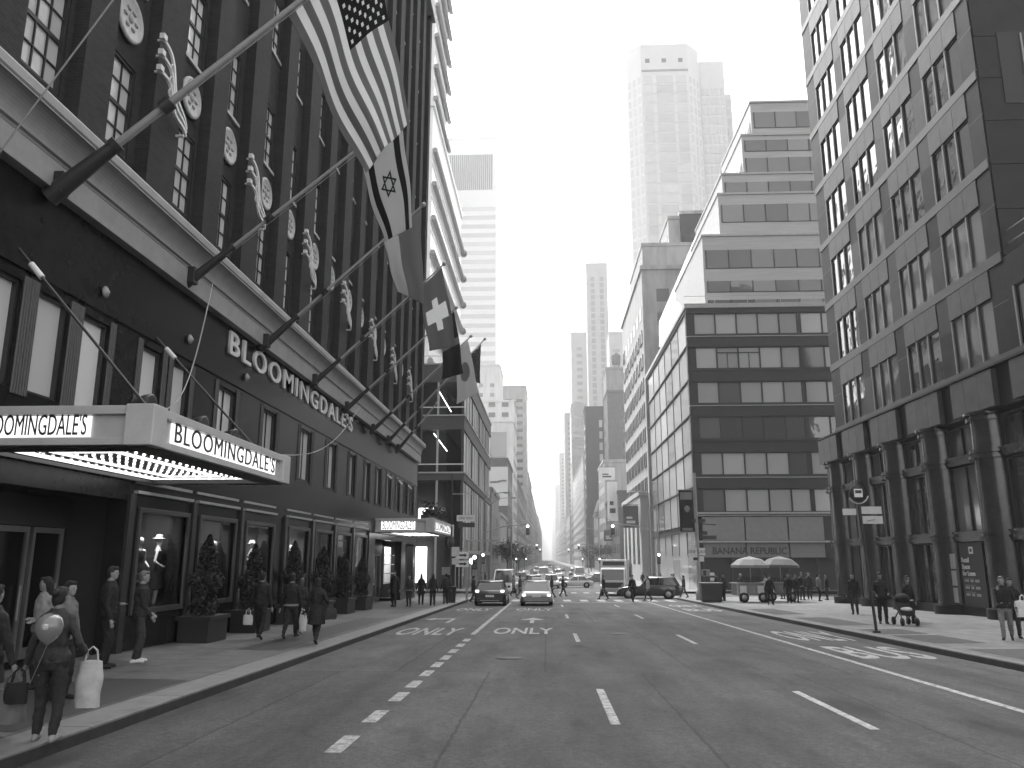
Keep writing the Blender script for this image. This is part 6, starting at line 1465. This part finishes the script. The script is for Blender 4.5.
# mannequins in the display windows
def mannequin(label, y, x, face, hat=None):
    t = thing('mannequin', label, 'mannequin', (x, y, .76), rad(face)); B = MB(); H = 1.72
    B.rings([ell(0, 0, z*H, rx*H, ry*H) for z, rx, ry in ((.46, .08, .06), (.54, .088, .064), (.62, .062, .05), (.74, .085, .06), (.80, .085, .05), (.83, .05, .04), (.88, .026, .028))]); B.ball((0, .01*H, .935*H), (.042*H, .05*H, .064*H), 14, 10)
    for s in (-1, 1):
        chain(B, [V((s*.092*H, 0, .80*H)), V((s*.14*H, -.02*H, .64*H)), V((s*.11*H, .1*H, .56*H))], [.024*H, .02*H, .014*H]); chain(B, [V((s*.05*H, 0, .5*H)), V((s*.05*H, .02*H, .28*H)), V((s*.05*H, 0, .03*H))], [.05*H, .034*H, .022*H])
    remesh(B, 'body', CL['white'], t, .016, 3)
    D = MB(); D.rings([ell(0, 0, z*H, rx*H, ry*H) for z, rx, ry in ((.22, .13, .11), (.40, .11, .09), (.54, .1, .075), (.62, .07, .056), (.76, .093, .066), (.80, .09, .055))]); remesh(D, 'dress', CL['black'], t, .016, 2)
    if hat: q = MB(); q.lathe([(.17, 0), (.16, .01), (.09, .02), (.085, .1), (.001, .12)], (0, 0, .985*H), 16); q.build('hat', CL['white'], t)
    return t
mannequin('mannequin in dark dress and white hat in the window by the two standing men', 21.25, -10.3, -70, True); mannequin('bare-headed mannequin left of the hatted one in the window by the two standing men', 20.45, -10.4, -110)
mannequin('mannequin in a dark dress behind the second display window', 24.85, -10.3, -60); mannequin('mannequin in a dark dress behind the third display window', 28.1, -10.3, -90, True); mannequin('mannequin in a dark dress in the window behind the walking woman', 32.4, -10.3, -90)
MB_ = thing('display_text_panel', 'pale lettered panel low in the display window by the standing men', 'sign', (-9.95, 19.8, 0), PI/2)
q = MB()
for k, w in enumerate((.9, .7, .55, .6)): q.box(-.5, -.5+w, 0, .01, 1.55-.18*k, 1.61-.18*k)
q.build('lettering', GRY, MB_)
# ---------------------------------------------------------------- light, sky, air
w = bpy.data.worlds.new('World'); S.world = w; w.use_nodes = True; nt = w.node_tree; n = nt.nodes; L = nt.links
SUN_EL, SUN_AZ = 52.0, -24.0                               # degrees; azimuth from the street axis, left is negative
sky = n.new('ShaderNodeTexSky'); sky.sky_type = 'NISHITA'; sky.sun_disc = False; sky.sun_elevation = rad(SUN_EL); sky.sun_rotation = rad(SUN_AZ); sky.dust_density = 4; sky.air_density = 1.2
bw = n.new('ShaderNodeRGBToBW'); L.new(sky.outputs[0], bw.inputs[0]); L.new(bw.outputs[0], n['Background'].inputs[0]); n['Background'].inputs[1].default_value = .15
s = bpy.data.lights.new('sun', 'SUN'); s.energy = 1.2; s.angle = rad(12); s.color = (1, 1, 1)
so_ = bpy.data.objects.new('sun', s); C.objects.link(so_)
d = V((math.sin(rad(SUN_AZ))*math.cos(rad(SUN_EL)), math.cos(rad(SUN_AZ))*math.cos(rad(SUN_EL)), math.sin(rad(SUN_EL))))
so_.rotation_euler = (-d).to_track_quat('-Z', 'Y').to_euler(); so_.location = (0, 0, 80)
S.view_settings.view_transform = 'Standard'; S.view_settings.look = 'None'; S.view_settings.exposure = 2.1; S.view_settings.gamma = 1
HAZE = .0006
if HAZE:
    hm = bpy.data.materials.new('haze_air'); hm.use_nodes = True; nn = hm.node_tree.nodes; nn.remove(nn['Principled BSDF'])
    v = nn.new('ShaderNodeVolumePrincipled'); v.inputs['Color'].default_value = (.95, .95, .95, 1); v.inputs['Density'].default_value = HAZE; v.inputs['Anisotropy'].default_value = .2
    hm.node_tree.links.new(v.outputs[0], nn['Material Output'].inputs['Volume'])
    o = MB().box(-3100, 3100, -70, 5200, -12, 330).build('haze', hm); struct(o, 'stuff')
S.cycles.volume_bounces = 0; S.cycles.max_bounces = 6; S.cycles.diffuse_bounces = 3; S.cycles.glossy_bounces = 3; S.cycles.transparent_max_bounces = 8; S.cycles.transmission_bounces = 4
S.cycles.use_denoising = True; S.cycles.caustics_reflective = False; S.cycles.caustics_refractive = False; S.cycles.sample_clamp_indirect = 6
bpy.data.scenes.remove(TMP)
